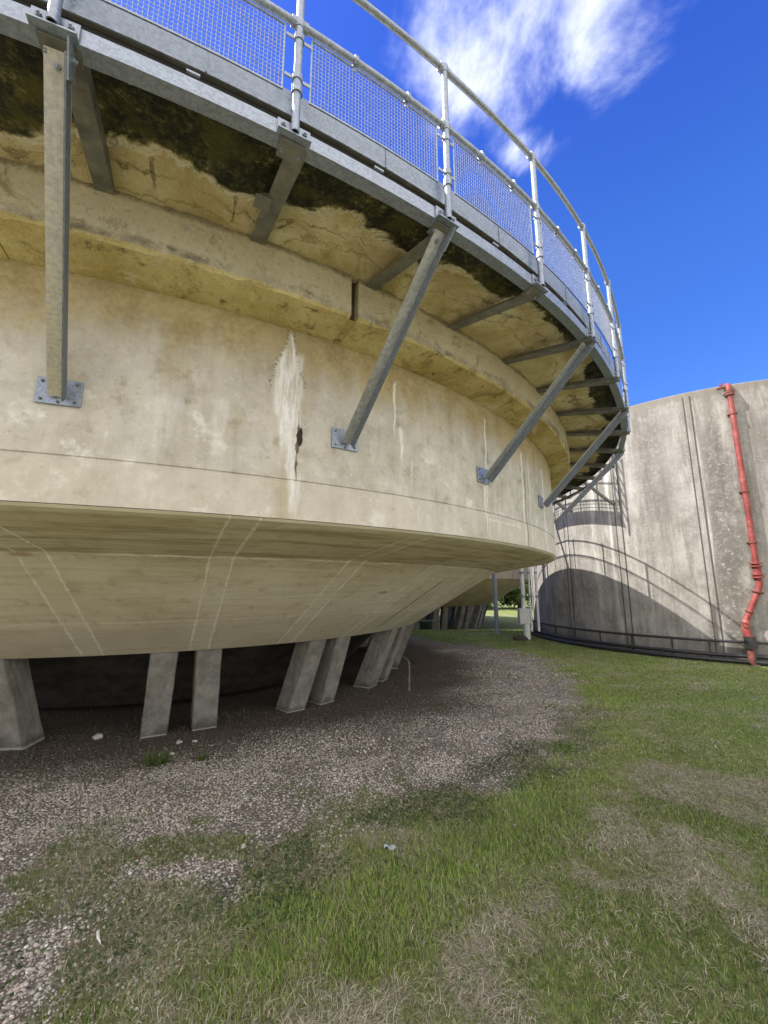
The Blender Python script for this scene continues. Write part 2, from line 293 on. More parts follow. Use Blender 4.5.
def mat_brace():
    # hot-dip steel with a brownish ribbed weathering on one leg
    s = S('brace_steel'); o = s.pos(); x, y, z = s.xyz(o); n1 = s.noise(o, 7, 5, .6); n2 = s.noise(o, 36, 4, .6)
    col = s.mix(s.ss(n2, .3, .7), (.34, .35, .36), (.50, .51, .52))
    col = s.mix(s.ss(n1, .48, .7, 0, .4), col, (.30, .28, .24))
    return s.out(col, .5, .6, s.bump(n2, .15, .003))

def mat_brace_stained():
    s = S('stained_brace_steel'); o = s.pos(); x, y, z = s.xyz(o); n1 = s.noise(o, 5, 5, .6); n2 = s.noise(o, 40, 4, .6)
    rib = s.m('SINE', s.m('ADD', s.m('MULTIPLY', z, 330.0), s.m('MULTIPLY', n1, 12)))
    col = s.mix(s.ss(n2, .3, .7), (.36, .345, .32), (.50, .475, .43))
    yl = s.m('MULTIPLY', s.m('MULTIPLY', s.ss(rib, -.2, .7), s.ss(z, 3.95, 3.55)), s.ss(n1, .3, .55))
    col = s.mix(s.m('MULTIPLY', yl, .5), col, (.58, .50, .25))
    return s.out(col, .6, .3, s.bump(n2, .15, .003))

def mat_plain(name, col, rough=.6, metal=0.0, var=.25, scale=12.0):
    s = S(name); o = s.pos(); n = s.noise(o, scale, 5, .6)
    c = s.mix(s.ss(n, .3, .7), tuple(x*(1-var) for x in col), tuple(min(1, x*(1+var)) for x in col))
    return s.out(c, rough, metal, s.bump(n, .1, .004))

def mat_red():
    s = S('faded_red_paint'); o = s.pos(); x, y, z = s.xyz(o); n1 = s.noise(o, 3, 5, .6); n2 = s.noise(o, 22, 5, .7)
    col = s.ramp(n1, [(.3, (.13, .02, .017)), (.5, (.20, .03, .025)), (.7, (.30, .085, .07))])
    col = s.mix(s.ss(n2, .62, .72, 0, .7), col, (.62, .45, .40)); col = s.mix(s.ss(n2, .36, .28, 0, .7), col, (.16, .04, .025))
    return s.out(col, .6, 0, s.bump(n2, .15, .003))

def mat_vcol(name, rough=.6, spec=.3, trans=0.0, attr='Col'):
    s = S(name); c = s.attr(attr, 'Color'); s.out(c, rough, 0, None, spec)
    if trans:
        t = s.n.new('ShaderNodeBsdfTranslucent'); s.l.new(c, t.inputs[0]); mxn = s.n.new('ShaderNodeMixShader'); mxn.inputs[0].default_value = trans
        s.l.new(s.b.outputs[0], mxn.inputs[1]); s.l.new(t.outputs[0], mxn.inputs[2]); s.l.new(mxn.outputs[0], s.n['Material Output'].inputs[0])
    return s.mat

def mat_ground():
    s = S('lawn_and_gravel'); p = s.pos(); gr = s.attr('gravel'); dry = s.attr('dry')
    n1 = s.noise(p, 1.2, 6, .65); n2 = s.noise(p, 14, 6, .7); n3 = s.noise(p, 90, 4, .65)
    soil = s.ramp(n2, [(.3, (.075, .06, .035)), (.5, (.14, .115, .07)), (.72, (.25, .21, .14))])
    green = s.ramp(n2, [(.3, (.075, .10, .026)), (.5, (.14, .18, .042)), (.72, (.23, .26, .08))])
    straw = s.ramp(n3, [(.3, (.09, .078, .05)), (.5, (.24, .21, .15)), (.72, (.42, .385, .30))])
    lawn = s.mix(s.ss(n3, .45, .6, .0, .55), green, soil)
    lawn = s.mix(s.m('MULTIPLY', dry, s.ss(n2, .3, .55, .5, 1)), lawn, straw)
    vc = s.n.new('ShaderNodeTexVoronoi'); vc.inputs['Scale'].default_value = 34; s.l.new(p, vc.inputs['Vector'])
    sc_ = s.n.new('ShaderNodeSeparateColor'); s.l.new(vc.outputs['Color'], sc_.inputs[0])
    st = s.ramp(sc_.outputs[0], [(.0, (.15, .13, .113)), (.35, (.28, .256, .226)), (.7, (.40, .375, .34)), (1., (.55, .53, .49))])
    st = s.mix(s.ss(vc.outputs['Distance'], .3, .6), st, (.15, .128, .112))
    st = s.mix(s.ss(n1, .45, .7, .0, .4), st, (.16, .13, .10))
    st = s.mix(s.attr('litter'), st, s.mix(s.ss(n3, .35, .6), (.035, .028, .02), (.11, .085, .06)))  # gravel colour darkens inwards under the tank
    col = s.mix(gr, lawn, st)
    h = s.m('ADD', s.m('MULTIPLY', s.m('MULTIPLY', s.ss(vc.outputs['Distance'], .55, .1), gr), 1.0), s.m('MULTIPLY', n3, .6))
    h = s.m('ADD', h, s.m('MULTIPLY', n2, .6))
    return s.out(col, .95, 0, s.bump(h, .9, .02), .15)

def mat_legs():
    s = S('column_concrete_dark_foot'); p = s.pos(); x, y, z = s.xyz(p); n1 = s.noise(p, 5, 6, .7); n2 = s.noise(p, 30, 5, .75)
    st_ = s.noise(s.vec(s.m('MULTIPLY', x, 14.0), s.m('MULTIPLY', y, 14.0), s.m('MULTIPLY', z, 1.2)), 1.0, 4, .6)
    col = s.ramp(n1, [(.3, (.15, .138, .115)), (.5, (.23, .213, .18)), (.7, (.31, .29, .25))]); col = s.mix(s.ss(st_, .5, .7, 0, .5), col, (.13, .118, .095))
    col = s.mix(s.ss(n2, .56, .7, 0, .5), col, (.12, .11, .09)); col = s.mix(s.ss(n2, .42, .32, 0, .4), col, (.40, .38, .33))
    foot = s.ss(s.m('ADD', z, s.m('MULTIPLY', n1, .3)), .33, .16); col = s.mix(s.m('MULTIPLY', foot, .7), col, (.07, .058, .042))  # colour darkens towards the foot of the column
    lip = s.ss(s.m('ADD', z, s.m('MULTIPLY', n2, .03)), .05, .03); col = s.mix(s.m('MULTIPLY', lip, .7), col, (.42, .40, .36))
    return s.out(col, .9, 0, s.bump(s.m('ADD', n1, n2), .5, .01), .25)

M = dict(brace_shade=mat_galv('shaded_galvanised_steel', (.17, .19, .215), .5, .5, .4), legs=mat_legs(), beamdark=mat_simple_concrete('dark_beam_core', (.05, .04, .02), (.16, .12, .05)), hopper_shade=mat_simple_concrete('shade_dark_concrete', (.03, .026, .02), (.065, .057, .045)), reflector=mat_simple_concrete('pale_bounce_strip', (.36, .33, .28), (.52, .48, .42), 3.0), cyl=mat_cylinder(), cone=mat_cone(), beam=mat_beam(), slab=mat_slab(), wall2=mat_wall2(), board=mat_board_concrete(),
         column=mat_simple_concrete('column_concrete', (.17, .158, .14), (.29, .275, .245)),
         conc=mat_simple_concrete('grey_concrete', (.34, .31, .26), (.48, .45, .39)),
         cone2=mat_simple_concrete('far_soffit_concrete', (.34, .28, .16), (.46, .40, .27), 1.0),
         galv=mat_galv(), galv_dull=mat_galv('dull_galvanised_steel', (.28, .31, .34), .5, .6, .5), old=mat_old_steel(), brace=mat_brace(), brace_st=mat_brace_stained(),
         wire=mat_galv('mesh_wire_steel', (.34, .37, .42), .5, .4, .1),
         red=mat_red(), rustred=mat_plain('rusty_red_iron', (.15, .045, .035), .75, 0, .5), black=mat_plain('black_plastic', (.02, .02, .021), .45, 0, .3),
         dark=mat_plain('dark_gap', (.018, .016, .013), .9), joint=mat_plain('joint_sealant', (.06, .055, .05), .8), jointpale=mat_plain('pale_joint_strip', (.5, .47, .41), .85),
         white=mat_plain('off_white_paint', (.66, .66, .63), .55, 0, .12), box=mat_plain('grey_cabinet', (.52, .52, .50), .5, 0, .1),
         feather=mat_plain('white_feather', (.62, .61, .57), .8, 0, .08), paper=mat_plain('litter_paper', (.42, .47, .52), .6, 0, .15),
         stone=mat_plain('pale_stone', (.48, .44, .38), .9, 0, .3), brown=mat_plain('brown_rag', (.045, .036, .03), .9, 0, .5), twig=mat_plain('grey_steel_rod', (.16, .145, .12), .6, .2, .3),
         bark=mat_plain('bark', (.10, .075, .05), .95, 0, .4), ground=mat_ground(),
         grass=mat_vcol('grass_blade', .55, .25, .3), straw=mat_vcol('straw_blade', .8, .2, .1), pebble=mat_vcol('gravel_stone', .85, .25), leaf=mat_vcol('leaf', .55, .3, .3))

# ------------------------------------------------------------------ geometry helpers
def bm_obj(name, bm, mat, parent=None, label=None, cat=None, group=None, smooth=False, loc=None):
    """bm holds world coordinates; the object's origin goes to its parent's origin, or to loc"""
    o0 = V(parent.matrix_basis.translation) if parent is not None else V(loc or (0, 0, 0))
    if parent is not None and parent.parent is not None: o0 = o0 + parent.parent.matrix_basis.translation
    bmesh.ops.translate(bm, verts=bm.verts, vec=-o0)
    bmesh.ops.recalc_face_normals(bm, faces=bm.faces)
    me = bpy.data.meshes.new(name); bm.to_mesh(me); bm.free()
    if smooth:
        for p in me.polygons: p.use_smooth = True
        me.set_sharp_from_angle(angle=R(35))
    me.materials.append(mat)
    o = bpy.data.objects.new(name, me); COL.objects.link(o)
    if parent is not None: o.parent = parent
    else: o.location = o0
    tag(o, label, cat, group); return o
def tag(o, label=None, cat=None, group=None, kind=None):
    if label: o['label'] = label
    if cat: o['category'] = cat
    if group: o['group'] = group
    if kind: o['kind'] = kind
    return o
def empty(name, loc, label, cat, group=None):
    o = bpy.data.objects.new(name, None); o.location = loc; o.empty_display_size = .2; COL.objects.link(o)
    return tag(o, label, cat, group)
def B(): return bmesh.new()

def sweep(bm, prof, t0, t1, n, c=(CX, CY), closed=True, cap=True):
    """revolve a closed (r,z) profile from t0 to t1 degrees"""
    full = abs(t1-t0) >= 359.99; m = n if full else n+1; rows = []
    for i in range(m):
        t = t0+(t1-t0)*i/n; rows.append([bm.verts.new(cp(t, r, z, c)) for r, z in prof])
    k = len(prof)
    for i in range(n):
        a = rows[i]; b = rows[(i+1) % m]
        for j in range(k if closed else k-1): bm.faces.new((a[j], a[(j+1) % k], b[(j+1) % k], b[j]))
    if cap and closed and not full: bm.faces.new(rows[0]); bm.faces.new(rows[-1][::-1])
def rect(r0, r1, z0, z1): return [(r0, z0), (r1, z0), (r1, z1), (r0, z1)]
def circ(r, z, rad, n=10): return [(r+rad*math.cos(2*PI*i/n), z+rad*math.sin(2*PI*i/n)) for i in range(n)]
def box(bm, c, ax, ay, az, hx, hy, hz, bev=0.0):
    c = V(c); vs = []
    for sx in (-1, 1):
        for sy in (-1, 1):
            for sz in (-1, 1): vs.append(bm.verts.new(c+ax*hx*sx+ay*hy*sy+az*hz*sz))
    fs = [bm.faces.new([vs[i] for i in f]) for f in ((0, 1, 3, 2), (4, 6, 7, 5), (0, 4, 5, 1), (2, 3, 7, 6), (0, 2, 6, 4), (1, 5, 7, 3))]
    if bev:
        es = list({e for f in fs for e in f.edges}); bmesh.ops.bevel(bm, geom=es, offset=bev, segments=2, affect='EDGES', profile=.6)
def frame(d, ref=EZ):
    d = V(d).normalized(); a = ref.cross(d)
    if a.length < 1e-3: a = V((1, 0, 0)).cross(d)
    a.normalize(); return d, a, d.cross(a).normalized()
def tube(bm, pts, rad, n=10, cap=True, hollow=False):
    pts = [V(p) for p in pts]; rows = []; up = None
    for i, p in enumerate(pts):
        d = (pts[min(i+1, len(pts)-1)]-pts[max(i-1, 0)]).normalized()
        if up is None:
            _, a, b = frame(d)
        else:
            a = (up-d*up.dot(d)).normalized(); b = d.cross(a)
        up = a; rr = rad[i] if isinstance(rad, (list, tuple)) else rad
        rows.append([bm.verts.new(p+a*rr*math.cos(2*PI*k/n)+b*rr*math.sin(2*PI*k/n)) for k in range(n)])
    for i in range(len(rows)-1):
        for k in range(n): bm.faces.new((rows[i][k], rows[i][(k+1) % n], rows[i+1][(k+1) % n], rows[i+1][k]))
    if cap: bm.faces.new(rows[0][::-1]); bm.faces.new(rows[-1])
def bolt(bm, p, d, r=.011, h=.014, n=6):
    d = V(d).normalized(); tube(bm, [V(p)-d*.004, V(p)+d*h], r, n); tube(bm, [V(p)+d*(h-.001), V(p)+d*(h+.008)], r*.5, 6)
def bar(bm, p, q, sec, up):
    """extrude a 2-D section (list of (a,b)) from p to q; b axis nearest to up"""
    p, q = V(p), V(q); d = (q-p).normalized(); a = d.cross(V(up)).normalized(); b = a.cross(d).normalized()
    r0 = [bm.verts.new(p+a*x+b*y) for x, y in sec]; r1 = [bm.verts.new(q+a*x+b*y) for x, y in sec]; k = len(sec)
    for j in range(k): bm.faces.new((r0[j], r0[(j+1) % k], r1[(j+1) % k], r1[j]))
    bm.faces.new(r0[::-1]); bm.faces.new(r1)
def angle_sec(w, h, t): return [(-w/2, 0), (w/2, 0), (w/2, t), (-w/2+t, t), (-w/2+t, h), (-w/2, h)]

# ------------------------------------------------------------------ near tank
tank = empty('elevated_tank', (CX, CY, 0), 'large round concrete tank with conical base raised on short sloping columns, under a railed walkway', 'tank')
b = B()
sweep(b, [(R_CYL, Z_CB), (R_CYL, Z_JT-.012), (R_CYL-.014, Z_JT-.006), (R_CYL-.014, Z_JT+.006), (R_CYL-.004, Z_JT+.012), (R_CYL-.004, Z_CT-.3), (R_CYL-.004, Z_BT+.05), (R_CYL-.4, Z_BT+.05), (R_CYL-.4, Z_CB+.02)], 0, 360, 360)
bm_obj('tank_wall', b, M['cyl'], tank)
b = B(); hr = [(R_CYL-.004, Z_CB-.004), (R_CYL-.03, Z_CB-.022), (R_J+.02, Z_CJ+.004), (R_J, Z_CJ-.004), (R_P, Z_P), (R_P-.45, Z_P), (R_P-.45, Z_P+.22), (R_J-.25, Z_CJ+.2), (R_CYL-.4, Z_CB-.004)]
sweep(b, hr, 0, 360, 360); bm_obj('conical_base', b, M['cone'], tank)
b = B(); sweep(b, [(5.45, 1.12), (5.2, 1.06), (4.25, .16), (4.2, .12), (4.0, .10), (.01, .10), (.01, 1.5), (5.45, 1.5)], 0, 360, 96); bm_obj('hopper', b, M['hopper_shade'], tank)  # deep shade under the tank is put into the hopper's near-black colour
b = B(); sweep(b, [(.01, Z_BT+.02), (R_CYL-.41, Z_BT+.02), (R_CYL-.41, Z_BT+.08), (.01, Z_BT+.08)], 0, 360, 96); bm_obj('roof_slab', b, M['conc'], tank)
# ring beam in segments
for i in range(26):
    w = 360/26; a0 = -57.8+i*w; a1 = a0+w
    g0 = .21 if i == 0 else .03; g1 = .21 if i == 25 else .03
    b = B(); n = 26
    r0, r1 = R_CYL-.06, R_BEAM
    sweep(b, [(r0, Z_CT), (R_CYL+.02, Z_CT+.002), (r1-.015, Z_BB-.003), (r1, Z_BB+.012), (r1+.004, Z_BT+.012), (r0, Z_BT+.012)], a0+g0, a1-g1, n)
    # ragged, spalled arrises
    for v in b.verts:
        rr = math.hypot(v.co.x-CX, v.co.y-CY)
        if rr > R_BEAM-.05 and v.co.z < Z_BT-.05: v.co.z += random.uniform(-.008, .006); v.co.x += random.uniform(-.006, .006); v.co.y += random.uniform(-.006, .006)
    bm_obj('edge_beam', b, M['beam'], tank)
b = B(); sweep(b, [(R_CYL-.04, Z_CT+.012), (R_CYL+.02, Z_CT+.014), (R_BEAM-.062, Z_BB+.003), (R_BEAM-.062, Z_BB+.02), (R_CYL-.04, Z_BB+.02)], 0, 360, 200); bm_obj('beam_filler', b, M['beam'], tank)
b = B(); sweep(b, [(R_CYL-.05, Z_BB+.021), (R_BEAM-.07, Z_BB+.021), (R_BEAM-.07, Z_BT+.09), (R_CYL-.05, Z_BT+.09)], 0, 360, 200); bm_obj('beam_core', b, M['beamdark'], tank)  # darker concrete tone showing in the joints between beam segments
# walkway slab with a lumpy crust below
b = B(); rows = []; NR, NT = 16, 900
for i in range(NT):
    t = 360*i/NT; row = []
    for j in range(NR):
        r = R_BEAM-.08+(R_R-.06-R_BEAM+.08)*j/(NR-1)
        z = Z_BT+.010+.012*math.sin(t*1.7+3*math.sin(r*5+t*.3))*math.sin(r*9+t*.9)+.006*math.sin(t*6.1+r*17)
        row.append(b.verts.new(cp(t, r, z)))
    row.append(b.verts.new(cp(t, R_R-.06, Z_BT+.10))); row.append(b.verts.new(cp(t, R_BEAM-.08, Z_BT+.10))); rows.append(row)
for i in range(NT):
    A, C = rows[i], rows[(i+1) % NT]
    for j in range(NR+2): b.faces.new((A[j], A[(j+1) % (NR+2)], C[(j+1) % (NR+2)], C[j]))
bm_obj('walkway_slab', b, M['slab'], tank, smooth=True)
# sloping columns, in pairs
for k in range(18):
    for sgn in (-1, 1):
        pc = -63.2+20.3*k if -63.2+20.3*k < 150 else -83.5-20.0*(18-1-k)
        pc = (-63.2+20.2*(k-3)) if k != 2 else -85.4
        if k > 16 or k == 1: continue
        tt, tb = pc+sgn*2.45, pc+sgn*3.3
        b = B(); ct = cp(tt, R_P-.17, Z_P+.12); cb = cp(tb, R_P-.17-.56, -.15)
        d = (ct-cb).normalized(); u = et(tt); w = u.cross(d).normalized()
        vs = []
        for c0 in (cb, ct):
            s0 = (V(c0))
            vs.append([b.verts.new(s0+u*sx*.152+w*sy*.165) for sx, sy in ((-1, -1), (1, -1), (1, 1), (-1, 1))])
        for j in range(4): b.faces.new((vs[0][j], vs[0][(j+1) % 4], vs[1][(j+1) % 4], vs[1][j]))
        b.faces.new(vs[0][::-1]); b.faces.new(vs[1])
        bmesh.ops.bevel(b, geom=list(b.edges), offset=.012, segments=1, affect='EDGES')
        bmesh.ops.subdivide_edges(b, edges=list(b.edges), cuts=7, use_grid_fill=True)
        for v in b.verts: v.co += V((random.uniform(-.004, .004), random.uniform(-.004, .004), random.uniform(-.004, .004)))
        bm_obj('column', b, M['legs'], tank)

# ------------------------------------------------------------------ steel edge frame under the walkway
fr = empty('walkway_edge_frame', (CX, CY, 0), 'galvanised steel edge angle and radial support bars bolted under the round walkway', 'steel frame')
b = B(); sweep(b, [(R_F, Z_F), (R_W, Z_F), (R_W, Z_A), (R_W-.008, Z_A), (R_W-.008, Z_F+.008), (R_F, Z_F+.008)], 0, 360, 384); bm_obj('edge_angle', b, M['galv'], fr)
b = B(); sweep(b, rect(R_R-.075, R_R-.028, Z_F+.14, Z_T0+.03), 0, 360, 256); bm_obj('deck_edge', b, M['dark'], fr)
kinds = range(-1, 22)
for k in range(-1, 30):
    t = posts_theta(k); e, u = er(t), et(t)
    b = B(); p = cp(t-.12, R_BEAM-.01, Z_BT-.025); q = cp(t, R_W-.03, Z_F-.004)+u*.035
    bar(b, p, q, [(-.05, -.004), (.05, -.004), (.05, .004), (-.042, .004), (-.042, .085), (-.05, .085)], EZ)
    o = bm_obj('support_bar', b, M['old'], fr)
    b = B(); box(b, cp(t, R_W-.055, Z_F-.008), e, u, EZ, .05, .065, .005); bp = bm_obj('bracket_plate', b, M['old'], fr)
    if k < 8:
        
        for sg in (-1, 1): b = B(); bolt(b, cp(t, R_W-.06, Z_F-.012)+u*.045*sg, -EZ, .012, .012); bm_obj('bolt', b, M['galv'], bp)
    if k == 2:
        b = B(); box(b, cp(t, 9.62, Z_F+.02)-u*.065, e, u, EZ, .045, .045, .006); bm_obj('cleat', b, M['old'], fr)

# ------------------------------------------------------------------ guard railing
rail = empty('guard_railing', (CX, CY, Z_F), 'curved galvanised tube guardrail with wire mesh panels along the walkway edge', 'railing')
PT = [posts_theta(k) for k in range(-3, 61)]
R_P_ = R_W+.031
for k, t in enumerate(PT):
    e, u = er(t), et(t); kk = k-3
    b = B(); n = 12; z0 = Z_F+.012; c0 = cp(t, R_P_, 0)
    ro, ri = .0215, .0165
    rows = [[b.verts.new(c0+e*rr*math.cos(2*PI*i/n)+u*rr*math.sin(2*PI*i/n)+EZ*z) for i in range(n)] for rr, z in ((ri, z0+.3), (ri, z0), (ro, z0), (ro, Z_TOP))]
    for a in range(3):
        for i in range(n): b.faces.new((rows[a][i], rows[a][(i+1) % n], rows[a+1][(i+1) % n], rows[a+1][i]))
    b.faces.new(rows[3])
    po = bm_obj('post', b, M['galv'], rail, smooth=True)
    if kk < 16 or kk > 56:
        b = B(); box(b, cp(t, R_W+.006, (Z_F+Z_A)/2+.004), e, u, EZ, .005, .085, .040, .002)
        box(b, cp(t, R_W+.02, Z_F+.002), e, u, EZ, .018, .085, .004)
        for sg in (-1, 1): bolt(b, cp(t, R_W+.010, (Z_F+Z_A)/2+.008)+u*.055*sg, e, .012, .012)
        bm_obj('base_plate', b, M['galv'], rail)
    for zz, hh, rr in ((Z_TOP, .030, .0285), (Z_MID, .030, .029)):
        b = B(); tube(b, [cp(t, R_P_, zz-hh), cp(t, R_P_, zz-hh*.4), cp(t, R_P_, zz+hh*.4), cp(t, R_P_, zz+hh)], [rr*.85, rr, rr, rr*.85], 12)
        tube(b, [cp(t, R_P_-.002, zz)-u*.045, cp(t, R_P_-.002, zz)+u*.045], rr*.92, 10); bm_obj('clamp', b, M['galv'], po, smooth=True)
    if kk < 14 or kk > 56:
        for zz in (Z_T1+.01, Z_MID-.10): 
            b = B(); tube(b, [cp(t, R_P_, zz-.018), cp(t, R_P_, zz+.018)], .027, 10)
            for sg in (-1, 1): box(b, cp(t, R_P_-.004, zz)+u*.045*sg, e, u, EZ, .003, .022, .010)
            bm_obj('panel_clip', b, M['galv'], po, smooth=True)
        b = B(); tube(b, [cp(t, R_P_, Z_T1-.09), cp(t, R_P_, Z_T1-.04)], .0285, 12)
        bm_obj('collar', b, M['galv'], po, smooth=True)
b = B(); sweep(b, circ(R_P_, Z_TOP, .020, 12), 0, 360, 384); bm_obj('top_rail', b, M['galv'], rail, smooth=True)
b = B(); sweep(b, circ(R_P_, Z_MID, .019, 12), 0, 360, 384); bm_obj('middle_rail', b, M['galv'], rail, smooth=True)
b = B(); sweep(b, rect(R_R-.004, R_R, Z_T0, Z_T1), 0, 360, 384); bm_obj('toe_board', b, M['galv'], rail)
b = B(); sweep(b, [(R_R-.03, Z_T0), (R_R-.0045, Z_T0-.002), (R_R-.0045, Z_T0+.004), (R_R-.03, Z_T0+.006)], 0, 360, 256); bm_obj('toe_board_lip', b, M['old'], rail)
# mesh panels between the posts
def seg_box(bm, p, q, h):
    p, q = V(p), V(q); d, a, c = frame(q-p); r0 = [bm.verts.new(p+a*x+c*y) for x, y in ((-h, -h), (h, -h), (h, h), (-h, h))]; r1 = [bm.verts.new(q+a*x+c*y) for x, y in ((-h, -h), (h, -h), (h, h), (-h, h))]
    for j in range(4): bm.faces.new((r0[j], r0[(j+1) % 4], r1[(j+1) % 4], r1[j]))
for k in range(len(PT)-1):
    kk = k-3
    if not (-1 <= kk <= 16): continue
    a0, a1 = PT[k]+.42, PT[k+1]-.42; z0, z1 = Z_T1-.085, Z_MID-.035; rr = R_P_-.012
    b = B(); n = 42; hw = .0011
    for i in range(n+1):
        t = a0+(a1-a0)*i/n; seg_box(b, cp(t, rr, z0), cp(t, rr, z1), hw)
    nz = 16
    for j in range(nz+1):
        z = z0+(z1-z0)*j/nz
        for i in range(4): seg_box(b, cp(a0+(a1-a0)*i/4, rr+.003, z), cp(a0+(a1-a0)*(i+1)/4, rr+.003, z), hw)
    pn = bm_obj('mesh_panel', b, M['wire'], rail)
    b = B()
    for z in (z0, z1):
        for i in range(6): seg_box(b, cp(a0+(a1-a0)*i/6, rr+.001, z), cp(a0+(a1-a0)*(i+1)/6, rr+.001, z), .004)
    for t in (a0, a1): seg_box(b, cp(t, rr+.001, z0-.004), cp(t, rr+.001, z1+.004), .004)
    for f in (.3, .72):
        t = a0+(a1-a0)*f; tube(b, [cp(t, R_P_, Z_MID)-et(t)*.011, cp(t, R_P_, Z_MID)+et(t)*.011], .027, 10); box(b, cp(t, rr, Z_MID-.035), er(t), et(t), EZ, .004, .010, .02)
    bm_obj('panel_frame', b, M['galv'], pn)
    # joint in the toe board and the two bright clips in the gap below it
    b = B(); t = (a0+a1)/2+.4; box(b, cp(t, R_R+.0025, (Z_T0+Z_T1)/2), er(t), et(t), EZ, .002, .004, .074)
    box(b, cp(t-.3, R_R+.004, Z_T0-.045), er(t), et(t), EZ, .006, .03, .006)
    bm_obj('toe_board_clip', b, M['galv'], rail)

# ------------------------------------------------------------------ diagonal braces
BR = [(-69.35, posts_theta(1), 'broad diagonal brace at the left end, yellow ribbed stains on its face'),
      (-57.2, posts_theta(3), 'pale diagonal brace beside the white lime run, second from the left'),
      (-45.6, posts_theta(5), 'dark blue-grey diagonal brace in the middle of the curve, third from the left'),
      (-33.6, posts_theta(7), 'diagonal brace ending at the right edge of the tank wall, last foot in view'),
      (-22.8, posts_theta(9), 'farthest diagonal brace seen against the sunlit wall, its foot hidden'),
      (-11.2, posts_theta(11), 'diagonal brace wholly behind the curve of the tank')]
for i, (tb, tt, lab) in enumerate(BR[:5]):
    base = cp(tb, R_CYL+.006, 3.07)
    th = empty('diagonal_brace', base, lab, 'brace', 'galvanised diagonal braces under the walkway')
    e, u = er(tb), et(tb)
    b = B(); box(b, base, e, u, EZ, .006, .118, .083, .003); pl = bm_obj('base_plate', b, M['galv'], th)
    for (du, dz) in ((-.088, .058), (.088, .058), (-.088, -.058), (.088, -.058), (0, -.066)):
        b = B(); bolt(b, base+e*.006+u*du+EZ*dz, e, .009, .008); bm_obj('bolt', b, M['old'], pl)
    p = cp(tb, R_CYL+.03, 3.035); q = cp(tt, R_W-.05, Z_F-.01)
    d = (q-p).normalized(); side = u
    # L section: one leg square across the brace, the other turned back towards the tank
    w, h, tk = (.10, .075, .008) if i == 0 else (.085, .075, .008)
    nrm = side.cross(d).normalized()
    if nrm.z > 0: nrm = -nrm
    b = B()
    s1 = [(-w/2, 0), (w/2, 0), (w/2, tk), (-w/2, tk)]
    bar(b, p, q, [(x, -y) for x, y in s1], nrm) if False else None
    a = side.normalized()
    def ext(bm, sec):
        r0 = [bm.verts.new(p+a*x+nrm*y) for x, y in sec]; r1 = [bm.verts.new(q+a*x+nrm*y) for x, y in sec]; k = len(sec)
        for j in range(k): bm.faces.new((r0[j], r0[(j+1) % k], r1[(j+1) % k], r1[j]))
        bm.faces.new(r0[::-1]); bm.faces.new(r1)
    ext(b, [(-w/2, 0), (w/2, 0), (w/2, tk), (-w/2, tk)])
    bm_obj('strut', b, M['brace_st'] if i == 0 else M['brace'], th)
    b = B(); ext(b, [(w/2-tk, tk), (w/2, tk), (w/2, h), (w/2-tk, h)]); bm_obj('flange', b, M['brace_shade'], th)  # shaded side of the angle painted in as a darker steel
    b = B(); c = q-d*.02; box(b, c+a*(w/2+.005)+nrm*.03, d, a, nrm, .07, .004, .045); bolt(b, c+a*(w/2+.009)+nrm*.03, a, .012, .012); bolt(b, c-d*.035+nrm*.0085, nrm, .012, .012); bm_obj('head_bracket', b, M['galv'], th)

# ------------------------------------------------------------------ second tank (plain cylindrical wall)
W0 = (WX, WY)
t2 = empty('storage_tank', (WX, WY, 0), 'tall plain round concrete tank with stained sunlit wall and red pipe', 'tank')
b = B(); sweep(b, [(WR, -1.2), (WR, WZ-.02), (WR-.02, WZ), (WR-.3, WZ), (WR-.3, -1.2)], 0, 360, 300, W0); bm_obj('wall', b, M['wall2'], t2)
b = B(); sweep(b, [(.01, WZ-.5), (WR-.31, WZ-.5), (WR-.31, WZ-.4), (.01, WZ-.4)], 0, 360, 64, W0); bm_obj('roof_slab', b, M['conc'], t2)
for tc, hw in ((-124.6, .72), (-143.85, .8), (-162.0, .75), (-105.5, .72)):
    for sg in (-1, 1):
        b = B(); t = tc+hw*sg; box(b, cp(t, WR+.002, (WZ+.1)/2-.05, W0), er(t), et(t), EZ, .012, .013, (WZ-.25)/2); bm_obj('joint_sealant', b, M['joint'], t2)
    b = B(); box(b, cp(tc, WR+.001, (WZ+.1)/2-.05, W0), er(tc), et(tc), EZ, .008, hw*.087, (WZ-.22)/2); bm_obj('joint_strip', b, M['wall2'], t2)

# red standpipe
def wp(t, dr, z): return cp(t, WR+dr, z, W0)
tp = -115.75
sp = empty('red_standpipe', wp(tp-3.6, .115, 0), 'red painted pipe climbing the sunlit tank wall with flanges and a lower bend', 'pipe')
b = B(); tube(b, [wp(tp, .095, 7.02), wp(tp, .095, 4.6), wp(tp, .095, 2.45)], .064, 16); bm_obj('riser', b, M['red'], sp, smooth=True)
b = B(); pts = [wp(tp, .095, 7.0)]+[wp(tp, .095-.115*(1-math.cos(a))*1.0, 7.02+.17*math.sin(a)) for a in (0.2, .5, .8, 1.1, 1.4, 1.57)]+[wp(tp, -.25, 7.19)]
tube(b, pts, .074, 16); bm_obj('top_elbow', b, M['red'], sp, smooth=True)
b = B(); tube(b, [wp(tp, .095, 6.93), wp(tp, .095, 6.98)], .105, 16); bm_obj('top_flange', b, M['rustred'], sp, smooth=True); b = B(); tube(b, [wp(tp, .095, 6.87), wp(tp, .095, 6.92)], .10, 16); bm_obj('top_flange', b, M['rustred'], sp, smooth=True)
